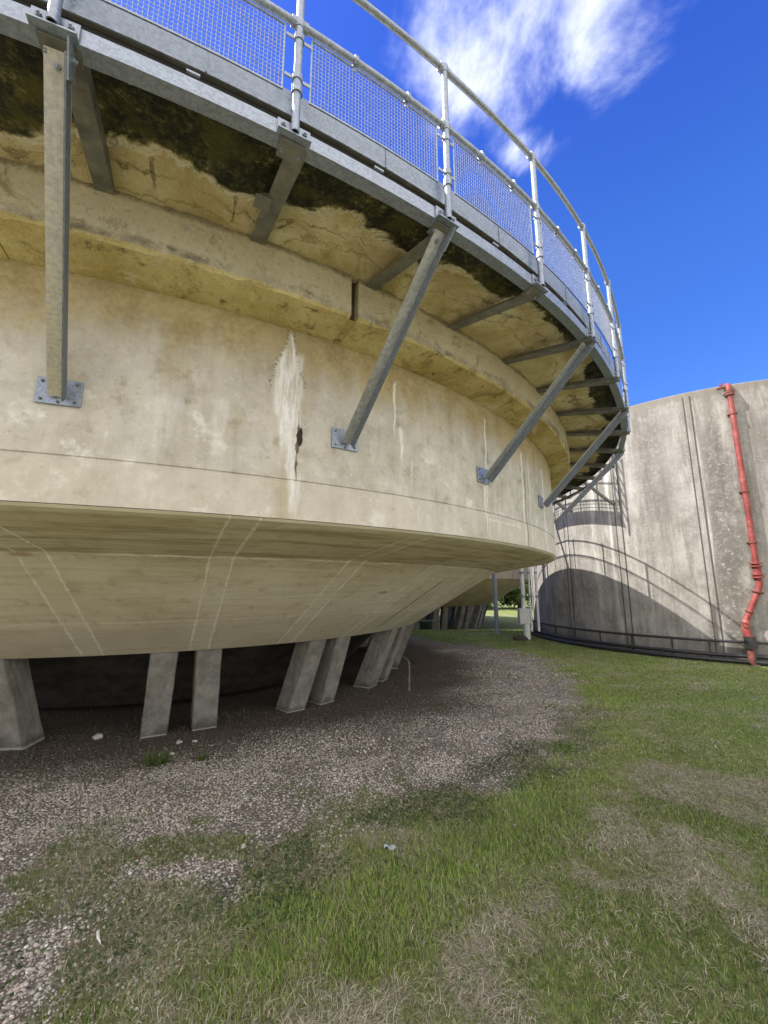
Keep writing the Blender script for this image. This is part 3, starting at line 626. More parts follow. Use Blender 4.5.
b = B(); tube(b, [wp(tp-.6, .08, 7.13), wp(tp-2.4, .10, 7.10)], .03, 10); tube(b, [wp(tp-1.5, .09, 7.14), wp(tp-1.5, .09, 7.24)], .035, 10); bm_obj('vent_branch', b, M['rustred'], sp, smooth=True)
for z in (6.35, 4.25, 2.95):
    b = B(); tube(b, [wp(tp, .095, z-.02), wp(tp, .095, z+.02)], .082, 16); u = et(tp); box(b, wp(tp, .05, z), er(tp), u, EZ, .06, .10, .012); bm_obj('pipe_bracket', b, M['rustred'], sp, smooth=True)
for z in (2.43, 2.36, 2.16, 2.09): b = B(); tube(b, [wp(tp, .095, z-.016), wp(tp, .095, z+.016)], .125, 16); bm_obj('flange', b, M['red'], sp, smooth=True)
b = B(); tube(b, [wp(tp, .095, 2.36), wp(tp, .095, 2.1)], .08, 16); bm_obj('coupling', b, M['red'], sp, smooth=True)
b = B(); tube(b, [wp(tp, .095, 2.12), wp(tp, .095, 1.92), wp(tp-.35, .095, 1.78), wp(tp-3.3, .115, 1.08), wp(tp-3.6, .115, .98)], .066, 16); bm_obj('offset_pipe', b, M['red'], sp, smooth=True)
b = B(); d0 = wp(tp-.45, .095, 1.76); d1 = wp(tp-.6, .095, 1.72); tube(b, [d0, d1], .12, 16); bm_obj('bolted_collar', b, M['rustred'], sp, smooth=True); b = B(); d0 = wp(tp-2.5, .115, 1.28); d1 = wp(tp-2.62, .115, 1.25); tube(b, [d0, d1], .095, 16); bm_obj('bolted_collar', b, M['rustred'], sp, smooth=True)
b = B(); tube(b, [wp(tp-3.45, .115, 1.03), wp(tp-3.8, .19, .92), wp(tp-3.75, .20, .78), wp(tp-3.5, .20, .66)], .085, 16); tube(b, [wp(tp-3.95, .30, .95), wp(tp-3.95, .12, .95)], .06, 12); bm_obj('lower_elbow', b, M['red'], sp, smooth=True)
b = B(); tube(b, [wp(tp-3.4, .20, .68), wp(tp-3.4, .20, .40)], .12, 16); bm_obj('valve', b, M['black'], sp, smooth=True)
b = B(); tube(b, [wp(tp-3.5, .20, .45), wp(tp-3.55, .20, -.1)], .075, 16); bm_obj('ground_pipe', b, M['rustred'], sp, smooth=True)

# black service pipes along the foot of the wall, on little stands
for z, dr, rad, lab in ((.53, .12, .033, 'upper thin black cable pipe running round the foot of the sunlit wall'), (.205, .14, .048, 'middle black service pipe of the pair low on the sunlit wall'), (.085, .20, .05, 'lowest black service pipe lying just above the grass along the wall')):
    b = B(); sweep(b, circ(WR+dr, z, rad, 10), -195, -10, 240, W0)
    o = bm_obj('service_pipe', b, M['black'], None, lab, 'pipe', 'black service pipes along the wall foot', True, (WX, WY, 0))
for i, t in enumerate((-190, -180, -170, -161, -152, -143.2, -134, -126.5, -118.6, -109, -100)):
    e, u = er(t), et(t); b = B(); box(b, wp(t, .07, .26), e, u, EZ, .012, .02, .26); box(b, wp(t, .13, .505), e, u, EZ, .07, .02, .008)
    box(b, wp(t, .14, .02), e, u, EZ, .14, .05, .02)
    bm_obj('pipe_stand', b, M['joint'], None, 'small dark steel stand holding the black pipes at the wall foot', 'pipe stand', 'small stands under the black service pipes', loc=wp(t, .2, 0))

# electrical cabinet on a stub and the white conduits rising from it
cab = empty('electrical_cabinet', (5.02, 15.25, 0), 'small grey electrical cabinet on a stub post at the left end of the sunlit wall', 'cabinet')
X, Y = V((1, 0, 0)), V((0, 1, 0))
b = B(); box(b, (5.02, 15.25, .80), X, Y, EZ, .19, .12, .27, .012); cb = bm_obj('cabinet_box', b, M['box'], cab)
b = B(); box(b, (5.02, 15.124, .80), X, Y, EZ, .17, .006, .245, .003); bm_obj('door', b, M['box'], cab)
b = B(); tube(b, [(5.10, 15.25, -.05), (5.10, 15.25, .55)], .12, 14); bm_obj('stub_post', b, M['white'], cab, smooth=True)
for i, (x, y, r_, z1, lab) in enumerate(((5.06, 15.33, .075, 5.2, 'thick white vertical conduit rising from the grey cabinet'), (5.27, 15.22, .035, 6.2, 'thin white conduit between the thick one and the wall'), (5.46, 15.05, .045, 6.6, 'pale conduit closest to the sunlit wall'))):
    c = empty('vertical_conduit', (x, y, 0), lab, 'conduit', 'white conduits at the left edge of the wall')
    b = B(); tube(b, [(x, y, .55 if i == 0 else .3), (x, y, z1)], r_, 12); bm_obj('pipe', b, M['white'], c, smooth=True)
    for z in (1.5, 2.35, 3.6): b = B(); tube(b, [(x, y, z-.04), (x, y, z+.04)], r_*1.3, 12); bm_obj('collar', b, M['galv_dull'], c, smooth=True)

# stair landing that links the walkway with the taller tank (its shadow falls on the wall)
st = empty('stair_landing', (5.0, 13.2, 4.3), 'narrow steel stair landing with mesh guard in the gap between walkway and sunlit wall', 'platform')
p0, p1 = V((4.70, 14.28, 5.46)), V((5.76, 12.03, 5.28)); dl = (p1-p0).normalized(); nl = V((dl.y, -dl.x, 0)).normalized()
b = B(); box(b, (p0+p1)/2, dl, nl, EZ, (p1-p0).length/2, .16, .03); bm_obj('deck', b, M['galv_dull'], st)
b = B()
for f in (0, .25, .5, .75, 1.0):
    p = p0.lerp(p1, f); tube(b, [p, p+EZ*1.1], .024, 8)
for z in (.55, 1.1): tube(b, [p0+EZ*z, p1+EZ*z], .024, 8)
for i in range(25): seg_box(b, p0.lerp(p1, i/24), p0.lerp(p1, i/24)+EZ*.55, .006)
for i in range(5): seg_box(b, p0+EZ*.11*i, p1+EZ*.11*i, .006)
bm_obj('guard', b, M['galv'], st)
b = B(); pe = p1+dl*.45
for o_ in (V((0, 0, 0)), nl*.35, -nl*.3):
    tube(b, [p1+o_+EZ*.0, p1+o_+EZ*2.3], .024, 8)
for i in range(6): tube(b, [p1-nl*.3+EZ*(.35+.35*i), p1+nl*.35+EZ*(.35+.35*i)], .018, 8)
bm_obj('ladder', b, M['galv'], st)
b = B()
tube(b, [(5.72, 12.1, 5.24), (6.78, 12.25, 4.42), (6.88, 12.26, 4.36), (7.02, 12.27, 4.34)], .05, 8); bm_obj('support_strut', b, M['old'], st, smooth=True); b = B(); tube(b, [(5.1, 13.45, 5.28), (6.0, 13.60, 4.46), (6.1, 13.6, 4.38), (6.3, 13.6, 4.36)], .06, 8); bm_obj('support_strut', b, M['old'], st, smooth=True)
b = B(); tube(b, [p0, V((4.68, 14.1, 4.3))-V((.35, .4, 0))], .04, 8); bm_obj('leg', b, M['old'], st)

# ------------------------------------------------------------------ third tank, far behind
DX, DY, DZ = 1.75, 27.0, -.55
t3 = empty('distant_tank', (DX, DY, DZ), 'smaller raised concrete tank on leaning columns far behind, half hidden under the near one', 'tank')
C3 = (DX, DY)
b = B(); sweep(b, [(7.3, 2.22), (7.3, 3.9), (7.06, 3.9), (7.06, 2.22)], 0, 360, 128, C3); bm_obj('tank_wall', b, M['board'], t3)
b = B(); sweep(b, [(7.29, 2.216), (7.2, 2.19), (4.85, .78), (4.4, .78), (6.9, 2.4)], 0, 360, 128, C3); bm_obj('conical_base', b, M['cone2'], t3)
b = B(); sweep(b, [(.01, 3.7), (7.05, 3.7), (7.05, 3.85), (.01, 3.85)], 0, 360, 96, C3); bm_obj('roof_slab', b, M['conc'], t3)
b = B(); sweep(b, [(.01, .9), (4.45, .9), (4.45, 1.1), (.01, 1.1)], 0, 360, 64, C3); bm_obj('bottom_slab', b, M['cone2'], t3)
for k in range(18):
    for sg in (-1, 1):
        pc = -94+20*k; b = B(); ct = cp(pc+sg*3, 4.65, .9, C3); cb = cp(pc+sg*4, 4.1, -.8, C3); d = (ct-cb).normalized(); u = et(pc); w = u.cross(d)
        box(b, (ct+cb)/2, d, u, w, (ct-cb).length/2, .16, .17); bm_obj('column', b, M['column'], t3)

# grey post and low handrail beyond the near tank
gp = empty('steel_post', (4.47, 16.9, 0), 'galvanised round post standing on the lawn strip beyond the near tank', 'post')
b = B(); tube(b, [(4.47, 16.9, -.1), (4.44, 16.9, 4.6)], .085, 14); bm_obj('shaft', b, M['galv'], gp, smooth=True)
b = B(); tube(b, [(4.47, 16.9, -.02), (4.47, 16.9, .04)], .16, 14); bm_obj('foot_plate', b, M['galv_dull'], gp)
hrl = empty('low_handrail', (2.0, 17.5, 0), 'low steel handrail on the grass between the tanks, mostly in shade', 'handrail')
for x in (1.05, 2.25): b = B(); tube(b, [(x, 17.6, -.1), (x, 17.6, 1.0)], .045, 8); bm_obj('post', b, M['old'], hrl)
for z in (.45, .98): b = B(); tube(b, [(.4, 17.6, z), (2.3, 17.6, z)], .03, 8); bm_obj('rail', b, M['old'], hrl)

# bent rod in the gravel
rd = B(); tube(rd, [(.46, 8.06, -.1), (.47, 8.08, .30), (.47, 8.10, .47), (.44, 8.13, .52), (.36, 8.2, .56)], [.018, .018, .017, .017, .016], 10)
bm_obj('bent_rod', rd, M['twig'], None, 'bent metal rod sticking up out of the gravel beside the sloping columns', 'rod', None, True, (.46, 8.06, 0))

# litter and loose stones
def rock(name, p, r_, mat, lab, cat, group, seed):
    rn = random.Random(seed); b = B(); bmesh.ops.create_icosphere(b, subdivisions=2, radius=1)
    for v in b.verts:
        f = 1+.18*math.sin(v.co.x*3+seed)+.14*math.sin(v.co.y*4+seed*2)+rn.uniform(-.06, .06); v.co = V((v.co.x*r_*1.2*f, v.co.y*r_*f, v.co.z*r_*.7*f))+V(p)+EZ*r_*.35
    bm_obj(name, b, mat, None, lab, cat, group, True, p)
for i, (x, y, r_, lab) in enumerate(((-2.50, 5.46, .030, 'pale pebble nearest the foot of the paired columns'), (-2.33, 5.50, .022, 'small pale pebble right of the larger one by the columns'), (-2.42, 5.12, .024, 'pale pebble alone on the gravel ahead of the columns'),
                                   (-3.62, 5.62, .05, 'rounded pale stone in the dark beside the leftmost column'), (-3.05, 6.0, .045, 'pale stone lying in shade between the columns'), (-2.44, 5.0, .02, 'tiny white pebble just in front of the lone one'), (-1.03, 3.42, .02, 'white stone chip at the edge of the grass'))):
    rock('stone', (x, y, 0), r_, M['stone'], lab, 'stone', 'loose pale stones on the gravel', i+3)
b = B(); pts = [V((-1.56, 2.63, .04)), V((-1.55, 2.60, .05)), V((-1.525, 2.565, .045)), V((-1.49, 2.54, .03))]
L = [b.verts.new(p+V((-.007*w, -.002*w, .004))) for p, w in zip(pts, (.2, 1, 1, .1))]; C_ = [b.verts.new(p+EZ*.006) for p in pts]; Rr = [b.verts.new(p+V((.007*w, .003*w, .004))) for p, w in zip(pts, (.2, 1, 1, .1))]
for i in range(3): b.faces.new((L[i], C_[i], C_[i+1], L[i+1])); b.faces.new((C_[i], Rr[i], Rr[i+1], C_[i+1]))
fo = bm_obj('feather', b, M['feather'], None, 'curved white feather lying on the gravelly grass in the left foreground', 'feather', None, True, (-1.52, 2.58, 0))
so = fo.modifiers.new('thick', 'SOLIDIFY'); so.thickness = .002
b = B(); n = 7; vs = [[b.verts.new(V((.0+.085*i/6, 3.35+.012*math.sin(i)+.045*j, .035+.012*math.sin(i*1.3+j*2)))) for j in (0, .5, 1)] for i in range(n)]
for i in range(n-1):
    for j in range(2): b.faces.new((vs[i][j], vs[i][j+1], vs[i+1][j+1], vs[i+1][j]))
pa = bm_obj('paper_scrap', b, M['paper'], None, 'crumpled pale blue scrap lying on the green grass strip', 'litter', None, True, (.04, 3.37, 0)); so = pa.modifiers.new('thick', 'SOLIDIFY'); so.thickness = .002
rock('dark_bundle', (4.74, 15.0, 0), .19, M['brown'], 'dark brown clump on the grass at the foot of the grey cabinet', 'clump', None, 5)

# ------------------------------------------------------------------ ground
def vnoise(x, y, s, seed=0):
    x = x*s+seed*17.3; y = y*s+seed*9.1; xi = np.floor(x).astype(np.int64); yi = np.floor(y).astype(np.int64); fx = x-xi; fy = y-yi
    fx = fx*fx*(3-2*fx); fy = fy*fy*(3-2*fy)
    def h(i, j):
        n = (i*374761393+j*668265263+seed*1442695041) & 0xffffffff; n = ((n ^ (n >> 13))*1274126177) & 0xffffffff; return ((n ^ (n >> 16)) & 0xffff)/65535.0
    return (h(xi, yi)*(1-fx)+h(xi+1, yi)*fx)*(1-fy)+(h(xi, yi+1)*(1-fx)+h(xi+1, yi+1)*fx)*fy
def fbm(x, y, s, seed=0, o=4):
    r = 0; a = .5; t = 0
    for i in range(o): r = r+a*vnoise(x, y, s*2**i, seed+i); t += a; a *= .5
    return r/t
def sst(x, a, b): t = np.clip((x-a)/(b-a), 0, 1); return t*t*(3-2*t)
def height(x, y):
    h = -.55*sst(y, 17, 25)+.06*(fbm(x, y, .35, 5, 3)-.5)*sst(np.hypot(x, y), 2, 8)
    h = h+.018*(fbm(x, y, 2.2, 8, 3)-.5)
    rr = np.hypot(x-CX, y-CY); h = h+.02*sst(rr, 8.6, 9.6)
    return h
def gravel_mask(x, y):
    rr = np.hypot(x-CX, y-CY); th = np.degrees(np.arctan2(y-CY, x-CX))
    lim = np.interp(th, [-180, -90, -66, -61, -56, -50, -46, -40, -33, -21, -1, 13, 28, 60, 180], [9.3, 9.3, 9.35, 8.95, 8.6, 8.75, 9.0, 9.15, 9.2, 9.1, 9.2, 9.2, 8.2, 7.6, 9.0])
    e = rr+1.1*(fbm(x, y, .8, 21, 4)-.5)+1.1*(fbm(x, y, 3.5, 22, 4)-.5)
    g = 1-sst(e, lim-.5, lim+.4)
    # tufts of grass and clover colonising the stones
    tuft = np.maximum(sst(fbm(x, y, 1.5, 31, 4)+.10*sst(rr, 7.6, 8.6), .55, .66), sst(fbm(x, y, 3.4, 33, 4)+.12*sst(rr, 7.4, 8.6), .57, .66))*sst(rr, 7.2, 8.2)*sst(-th, 53, 60)
    g = np.maximum(g*(1-.75*tuft), 1-sst(np.hypot(x+1.85, (y-2.5)*.8)+.5*(fbm(x, y, 3, 23, 4)-.5), .2, .5)); return np.clip(g, 0, 1)
def dry_mask(x, y):
    d = np.hypot(x-2.9, (y-4.1)*.62); a = 1-sst(d+1.2*(fbm(x, y, .7, 41, 4)-.5), .7, 1.9)
    streak = fbm(x*.8+y*.5, y*.9-x*.35, 1.6, 43, 4)
    near = (1-sst(y, 2.6, 4.4))*sst(x, -1.2, -.3)
    b_ = sst(streak, .44, .60)
    lush = (1-sst(np.abs(np.hypot(x-CX, y-CY)-9.35-.25*(fbm(x, y, .6, 47)-.5)), .1, .5))*sst(x, -1.0, -.4)
    d_ = np.maximum(a*.95*sst(streak, .3, .5), b_*(.3+.5*near))
    d_ = np.maximum(d_, .75*sst(-y, -1.0, 1.0)); leftdry = (1-sst(x, -1.3, -.5))*(1-sst(y, 2.6, 3.4))*.7  # lawn behind the viewpoint made drier and paler to bounce more sun
    fine = fbm(x, y, 7.0, 49, 3); d_ = np.clip(d_*(.55+.9*sst(fine, .35, .6))+.38*sst(fine, .5, .64)*sst(streak, .35, .5), 0, 1); return np.clip(np.maximum(d_, leftdry*sst(streak, .35, .55))*(1-.85*lush), 0, 1)
def axis(lo, hi, fine0, fine1, step):
    a = list(np.arange(fine0, fine1, step)); x = fine1; s = step
    while x < hi: a.append(x); s *= 1.25; x += s
    a.append(hi); x = fine0; s = step; pre = []
    while True:
        s *= 1.25; x -= s
        if x < lo: break
        pre.append(x)
    return np.array([lo]+pre[::-1]+a)
gx = axis(-1800, 1800, -7, 10, .07); gy = axis(-1800, 1800, 1.0, 15, .07)
XX, YY = np.meshgrid(gx, gy, indexing='ij'); HH = height(XX, YY)
nx, ny = len(gx), len(gy)
me = bpy.data.meshes.new('ground'); co = np.stack([XX, YY, HH], -1).reshape(-1, 3)
idx = np.arange(nx*ny).reshape(nx, ny); q = np.stack([idx[:-1, :-1], idx[1:, :-1], idx[1:, 1:], idx[:-1, 1:]], -1).reshape(-1, 4)
def np_mesh(me, co, faces):
    k = faces.shape[1]; me.vertices.add(len(co)); me.vertices.foreach_set('co', co.astype(np.float32).ravel())
    me.loops.add(faces.size); me.loops.foreach_set('vertex_index', faces.astype(np.int32).ravel())
    me.polygons.add(len(faces)); me.polygons.foreach_set('loop_start', np.arange(0, faces.size, k, dtype=np.int32)); me.polygons.foreach_set('loop_total', np.full(len(faces), k, np.int32))
    me.update(calc_edges=True)
np_mesh(me, co, q)
for nm, arr in (('gravel', gravel_mask(XX, YY)), ('dry', dry_mask(XX, YY)), ('litter', (1-sst(np.hypot(XX-CX, YY-CY)+.9*(fbm(XX, YY, 1.1, 63, 3)-.5)-.9*sst(np.degrees(np.arctan2(YY-CY, XX-CX)), -56, -34), 5.7, 7.0))*.85)):  # last mask darkens the ground towards the tank axis
    at = me.attributes.new(nm, 'FLOAT', 'POINT'); at.data.foreach_set('value', arr.astype(np.float32).ravel())
me.polygons.foreach_set('use_smooth', np.ones(len(q), bool))
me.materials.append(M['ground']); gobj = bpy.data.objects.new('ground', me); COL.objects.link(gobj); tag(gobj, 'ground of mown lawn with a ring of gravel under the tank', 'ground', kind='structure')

b = B(); V4 = []  # unseen pale strip behind the camera, added to bounce sun into the soffits
for i in range(61):
    x_ = -120+4*i; yc = -9-.0006*x_*x_
    V4.append((b.verts.new((x_, yc-2.6, .045)), b.verts.new((x_, yc+2.6, .045))))
for i in range(60): b.faces.new((V4[i][0], V4[i+1][0], V4[i+1][1], V4[i][1]))
tk = bm_obj('bounce_strip', b, M['reflector']); tag(tk, 'unseen added light-bouncing track running behind the viewpoint', 'reflector', kind='structure')
# ------------------------------------------------------------------ grass, straw, weeds, pebbles
def vcol_obj(name, co, faces, col, mat, label, cat, smooth=False):
    me = bpy.data.meshes.new(name); np_mesh(me, co, faces)
    ca = me.color_attributes.new('Col', 'FLOAT_COLOR', 'POINT'); ca.data.foreach_set('color', np.concatenate([col, np.ones((len(col), 1))], 1).astype(np.float32).ravel())
    if smooth: me.polygons.foreach_set('use_smooth', np.ones(len(faces), bool))
    me.materials.append(mat); o = bpy.data.objects.new(name, me); COL.objects.link(o); return tag(o, label, cat, kind='stuff')
def in_view(x, y):
    return (y > .9) & (np.abs(x) < y*1.02+1.3)
def blades(n, x0, x1, y0, y1, keep, hgt, wid, lean, colf, flat=False):
    x = RNG.uniform(x0, x1, n); y = RNG.uniform(y0, y1, n); k = in_view(x, y); x, y = x[k], y[k]
    k = RNG.random(len(x)) < keep(x, y); x, y = x[k], y[k]; n = len(x); z = height(x, y)
    h = hgt(x, y)*RNG.uniform(.55, 1.35, n); a = RNG.uniform(0, 2*PI, n) if not flat else 4*PI*fbm(x, y, 1.6, 87, 2)+RNG.normal(0, 1.1, n); w = wid*RNG.uniform(.7, 1.3, n)*(1+.10*np.hypot(x, y)); ln = lean*RNG.uniform(.2, 1.6, n)*h
    dx, dy = np.cos(a), np.sin(a); fa = a+PI/2+RNG.uniform(-.6, .6, n); px, py = np.cos(fa)*w/2, np.sin(fa)*w/2
    P = np.zeros((n, 5, 3))
    zz = np.ones(n)
    m = .5 if not flat else .5
    hz = h if not flat else np.minimum(h*.2, .015)*RNG.uniform(.2, 2.6, n); ln2 = ln if not flat else h
    base = np.stack([x, y, z-.004 if not flat else z+RNG.uniform(.003, .028, n)], 1)
    mid = base+np.stack([dx*ln2*.35, dy*ln2*.35, hz*.62], 1); tip = base+np.stack([dx*ln2, dy*ln2, hz*(1.0 if not flat else .3)], 1)
    o = np.stack([px, py, 0*px], 1)
    P[:, 0] = base-o; P[:, 1] = base+o; P[:, 2] = mid+o*.8; P[:, 3] = mid-o*.8; P[:, 4] = tip
    F = np.zeros((n, 2, 4), np.int64); i0 = np.arange(n)*5
    quad = np.stack([i0, i0+1, i0+2, i0+3], 1); tri = np.stack([i0+3, i0+2, i0+4], 1)
    c = colf(x, y, n); C = np.repeat(c[:, None, :], 5, 1)
    return P.reshape(-1, 3), quad, tri, C.reshape(-1, 3)
def emit_blades(name, sets, mat, label, cat):
    co = []; tr = []; cl = []; off = 0
    for P, q_, t_, C in sets:
        co.append(P); cl.append(C); tr.append(np.concatenate([q_[:, [0, 1, 2]], q_[:, [0, 2, 3]], t_])+off); off += len(P)
    return vcol_obj(name, np.concatenate(co), np.concatenate(tr), np.concatenate(cl), mat, label, cat)
def green(x, y, n):
    f = fbm(x, y, 1.4, 71, 3)[:, None]; g = RNG.random((n, 1)); lush = (1-sst(np.abs(np.hypot(x-CX, y-CY)-9.35), .15, .8))[:, None]*(sst(x, -1.2, -.4))[:, None]
    a = np.array([[.070, .105, .026]]); b_ = np.array([[.19, .245, .065]]); c = np.array([[.25, .31, .075]])
    r = a*(1-g)+b_*g; r = r*(1-.6*lush)+c*.6*lush*(.7+.5*g); r = r*(.75+.5*f)
    yel = (RNG.random((n, 1)) < .2); rt = (1-sst(np.abs(y-8.5), 1.5, 5))[:, None]*sst(x, 1.5, 4)[:, None]; r = 1.2*r*(1+.35*rt)*RNG.uniform(.55, 1.4, (n, 1))*np.array([[.95, 1.04, .9]]); return np.where(yel, np.array([[.36, .32, .19]])*(.5+.7*g), r)
def dullgreen(x, y, n):
    g = RNG.random((n, 1)); r = np.array([[.05, .07, .028]])*(1-g)+np.array([[.15, .175, .08]])*g; return 1.25*np.where(RNG.random((n, 1)) < .3, np.array([[.33, .30, .21]])*(.6+.5*g), r)
def strawc(x, y, n):
    g = RNG.random((n, 1)); return (np.array([[.15, .13, .09]])*(1-g)+np.array([[.62, .56, .43]])*g)*RNG.uniform(.6, 1.3, (n, 1))
def kg(lush=1.0):
    def f(x, y):
        lu = (1-sst(np.abs(np.hypot(x-CX, y-CY)-9.35), .15, .7)); p = fbm(x, y, 2.6, 73, 3)
        return (1-gravel_mask(x, y))*(1-.5*dry_mask(x, y))*np.clip(.68+.65*sst(p, .35, .62)+.5*lu, 0, 1)
    return f
def hg(x, y):
    lu = (1-sst(np.abs(np.hypot(x-CX, y-CY)-9.35), .1, .55))*sst(x, -1.2, -.5)*(1-sst(x, 1.2, 2.4)); return .018+.022*lu+.014*fbm(x, y, 1.6, 77, 3)
sets = [blades(360000, -3.4, 5.0, .9, 4.2, kg(), hg, .0028, .8, green), blades(280000, -5, 8, 4.2, 8.5, kg(), hg, .0032, .8, green), blades(180000, -2, 14, 8.5, 19, kg(), hg, .005, .7, green)]
emit_blades('grass', sets, M['grass'], 'short green lawn grass around the gravel ring', 'grass')
def kd(x, y): return (1-gravel_mask(x, y))*np.clip(.22+.9*dry_mask(x, y), 0, 1)*sst(fbm(x, y, 3.2, 81, 3), .25, .5)
def hd(x, y): return .045+.03*fbm(x, y, 2, 83, 2)
sets = [blades(230000, -3.4, 5.0, .9, 4.2, kd, hd, .0014, 1, strawc, True), blades(120000, -4, 7, 4.2, 8.5, kd, hd, .0019, 1, strawc, True)]
emit_blades('dry_straw', sets, M['straw'], 'dry mown straw lying in patches on the lawn', 'straw')
# sparse tufts on the gravel, taller
def kt(x, y):
    g = gravel_mask(x, y); return np.where((g > .15) & (g < .85), .5, np.where(g >= .85, .02, 0))
sets = [blades(150000, -6, 4.2, 1.6, 7, kt, lambda x, y: .03+.03*fbm(x, y, 2, 85, 2), .0026, .9, dullgreen)]
emit_blades('gravel_tufts', sets, M['grass'], 'thin grass tufts pushing up through the gravel edge', 'grass')
# clover-like leaves
n = 60000; x = RNG.uniform(-4.5, 3.5, n); y = RNG.uniform(1.8, 7.0, n); rr = np.hypot(x-CX, y-CY)
k = in_view(x, y) & (RNG.random(n) < sst(fbm(x, y, 1.7, 91, 3), .46, .58)*(.25+.75*sst(x, -1.9, -.5))*(1-sst(np.abs(rr-8.85), .25, .6))); x, y = x[k], y[k]; n = len(x); z = height(x, y)+RNG.uniform(.008, .045, n)
a = RNG.uniform(0, 2*PI, n); s_ = RNG.uniform(.007, .016, n); tx = RNG.uniform(-.5, .5, n); ty = RNG.uniform(-.5, .5, n)
P = np.zeros((n, 4, 3))
for j, (u_, v_) in enumerate(((-1, 0), (0, -.7), (1.1, 0), (0, .7))):
    xx = (np.cos(a)*u_-np.sin(a)*v_)*s_; yy = (np.sin(a)*u_+np.cos(a)*v_)*s_; P[:, j] = np.stack([x+xx, y+yy, z+xx*tx+yy*ty], 1)
g = RNG.random((n, 1)); C = np.array([[.03, .06, .022]])*(1-g)+np.array([[.085, .135, .05]])*g
vcol_obj('clover', P.reshape(-1, 3), np.arange(n*4).reshape(n, 4), np.repeat(C, 4, 0), M['leaf'], 'low dark clover leaves along the gravel edge', 'clover')
# single weeds by the columns
for (x0, y0, hh, cnt, lab) in ((-2.45, 4.86, .17, 130, 'small bushy green weed on the gravel ahead of the paired columns'), (-2.02, 4.98, .09, 50, 'thin low weed right of the bushy one on the gravel')):
    n = cnt; a = RNG.uniform(0, 2*PI, n); r_ = .10*np.sqrt(RNG.random(n))*hh/.17; P = np.zeros((n, 3, 3)); x = x0+np.cos(a)*r_; y = y0+np.sin(a)*r_; h = hh*RNG.uniform(.4, 1.1, n); fa = RNG.uniform(0, 2*PI, n)
    P[:, 0] = np.stack([x-.005*np.cos(fa), y-.005*np.sin(fa), 0*x], 1); P[:, 1] = np.stack([x+.005*np.cos(fa), y+.005*np.sin(fa), 0*x], 1); P[:, 2] = np.stack([x+np.cos(a)*h*.5, y+np.sin(a)*h*.5, h], 1)
    C = np.array([[.06, .09, .02]])+RNG.random((n, 1))*np.array([[.05, .06, .015]]); P[:, :, 0] -= x0; P[:, :, 1] -= y0
    o = vcol_obj('weed', P.reshape(-1, 3), np.arange(n*3).reshape(n, 3), np.repeat(C, 3, 0), M['grass'], lab, 'weed'); o.location = (x0, y0, 0); del o['kind']; o['group'] = 'weeds on the gravel'
# pebbles
b = B(); bmesh.ops.create_icosphere(b, subdivisions=1, radius=1); b.verts.ensure_lookup_table(); b.verts.index_update()
bv = np.array([v.co[:] for v in b.verts]); bf = np.array([[v.index for v in f.verts] for f in b.faces]); b.free()
def pebbles(n, x0, x1, y0, y1, size):
    x = RNG.uniform(x0, x1, n); y = RNG.uniform(y0, y1, n); k = in_view(x, y); x, y = x[k], y[k]; k = RNG.random(len(x)) < gravel_mask(x, y)**.55; x, y = x[k], y[k]
    rr = np.hypot(x-CX, y-CY); k = (rr > 4.8) & (RNG.random(len(x)) < .35+.9*sst(fbm(x, y, 2.0, 66, 4), .38, .58)) & (RNG.random(len(x)) < .4+.6*sst(rr, 5.8, 6.8)); x, y = x[k], y[k]; n = len(x)
    s_ = size*np.minimum(np.exp(RNG.normal(0, .42, n)), 2.3); sx, sy, sz = s_*RNG.uniform(.8, 1.4, n), s_*RNG.uniform(.7, 1.1, n), s_*RNG.uniform(.5, .8, n); a = RNG.uniform(0, 2*PI, n)
    v = bv[None]*(1+RNG.uniform(-.22, .22, (n, len(bv), 1))); v = v*np.stack([sx, sy, sz], 1)[:, None, :]
    X_ = v[..., 0]*np.cos(a)[:, None]-v[..., 1]*np.sin(a)[:, None]; Y_ = v[..., 0]*np.sin(a)[:, None]+v[..., 1]*np.cos(a)[:, None]
    P = np.stack([X_+x[:, None], Y_+y[:, None], v[..., 2]+(height(x, y)+sz*.25)[:, None]], -1)
    g = RNG.random((n, 1)); c = np.array([[.26, .238, .208]])*(1-g)+np.array([[.47, .44, .395]])*g; pk = RNG.random((n, 1)) < .25; c = np.where(pk, c*np.array([[1.05, .93, .88]]), c); wt = RNG.random((n, 1)) < .04; c = np.where(wt, np.array([[.58, .57, .55]]), c); rk = np.hypot(x-CX, y-CY)+.9*(fbm(x, y, 1.1, 63, 3)-.5)-.9*sst(np.degrees(np.arctan2(y-CY, x-CX)), -56, -34); c = c*(.26+.74*sst(rk, 5.6, 6.9))[:, None]*(.75+.5*fbm(x, y, 2.5, 64, 3))[:, None]  # stone colour also drops by radius towards the tank axis
    return P.reshape(-1, 3), (bf[None]+(np.arange(n)*len(bv))[:, None, None]).reshape(-1, 3), np.repeat(c, len(bv), 0)
ps = [pebbles(100000, -4.5, 3, 1.6, 5.0, .0056), pebbles(90000, -6, 5, 5.0, 9, .0066), pebbles(24000, -3, 6, 9, 13, .009)]
co = []; fc = []; cl = []; off = 0
for p_, f_, c_ in ps: co.append(p_); fc.append(f_+off); cl.append(c_); off += len(p_)
vcol_obj('gravel_stones', np.concatenate(co), np.concatenate(fc), np.concatenate(cl), M['pebble'], 'loose pinkish grey gravel around and under the tank', 'gravel')

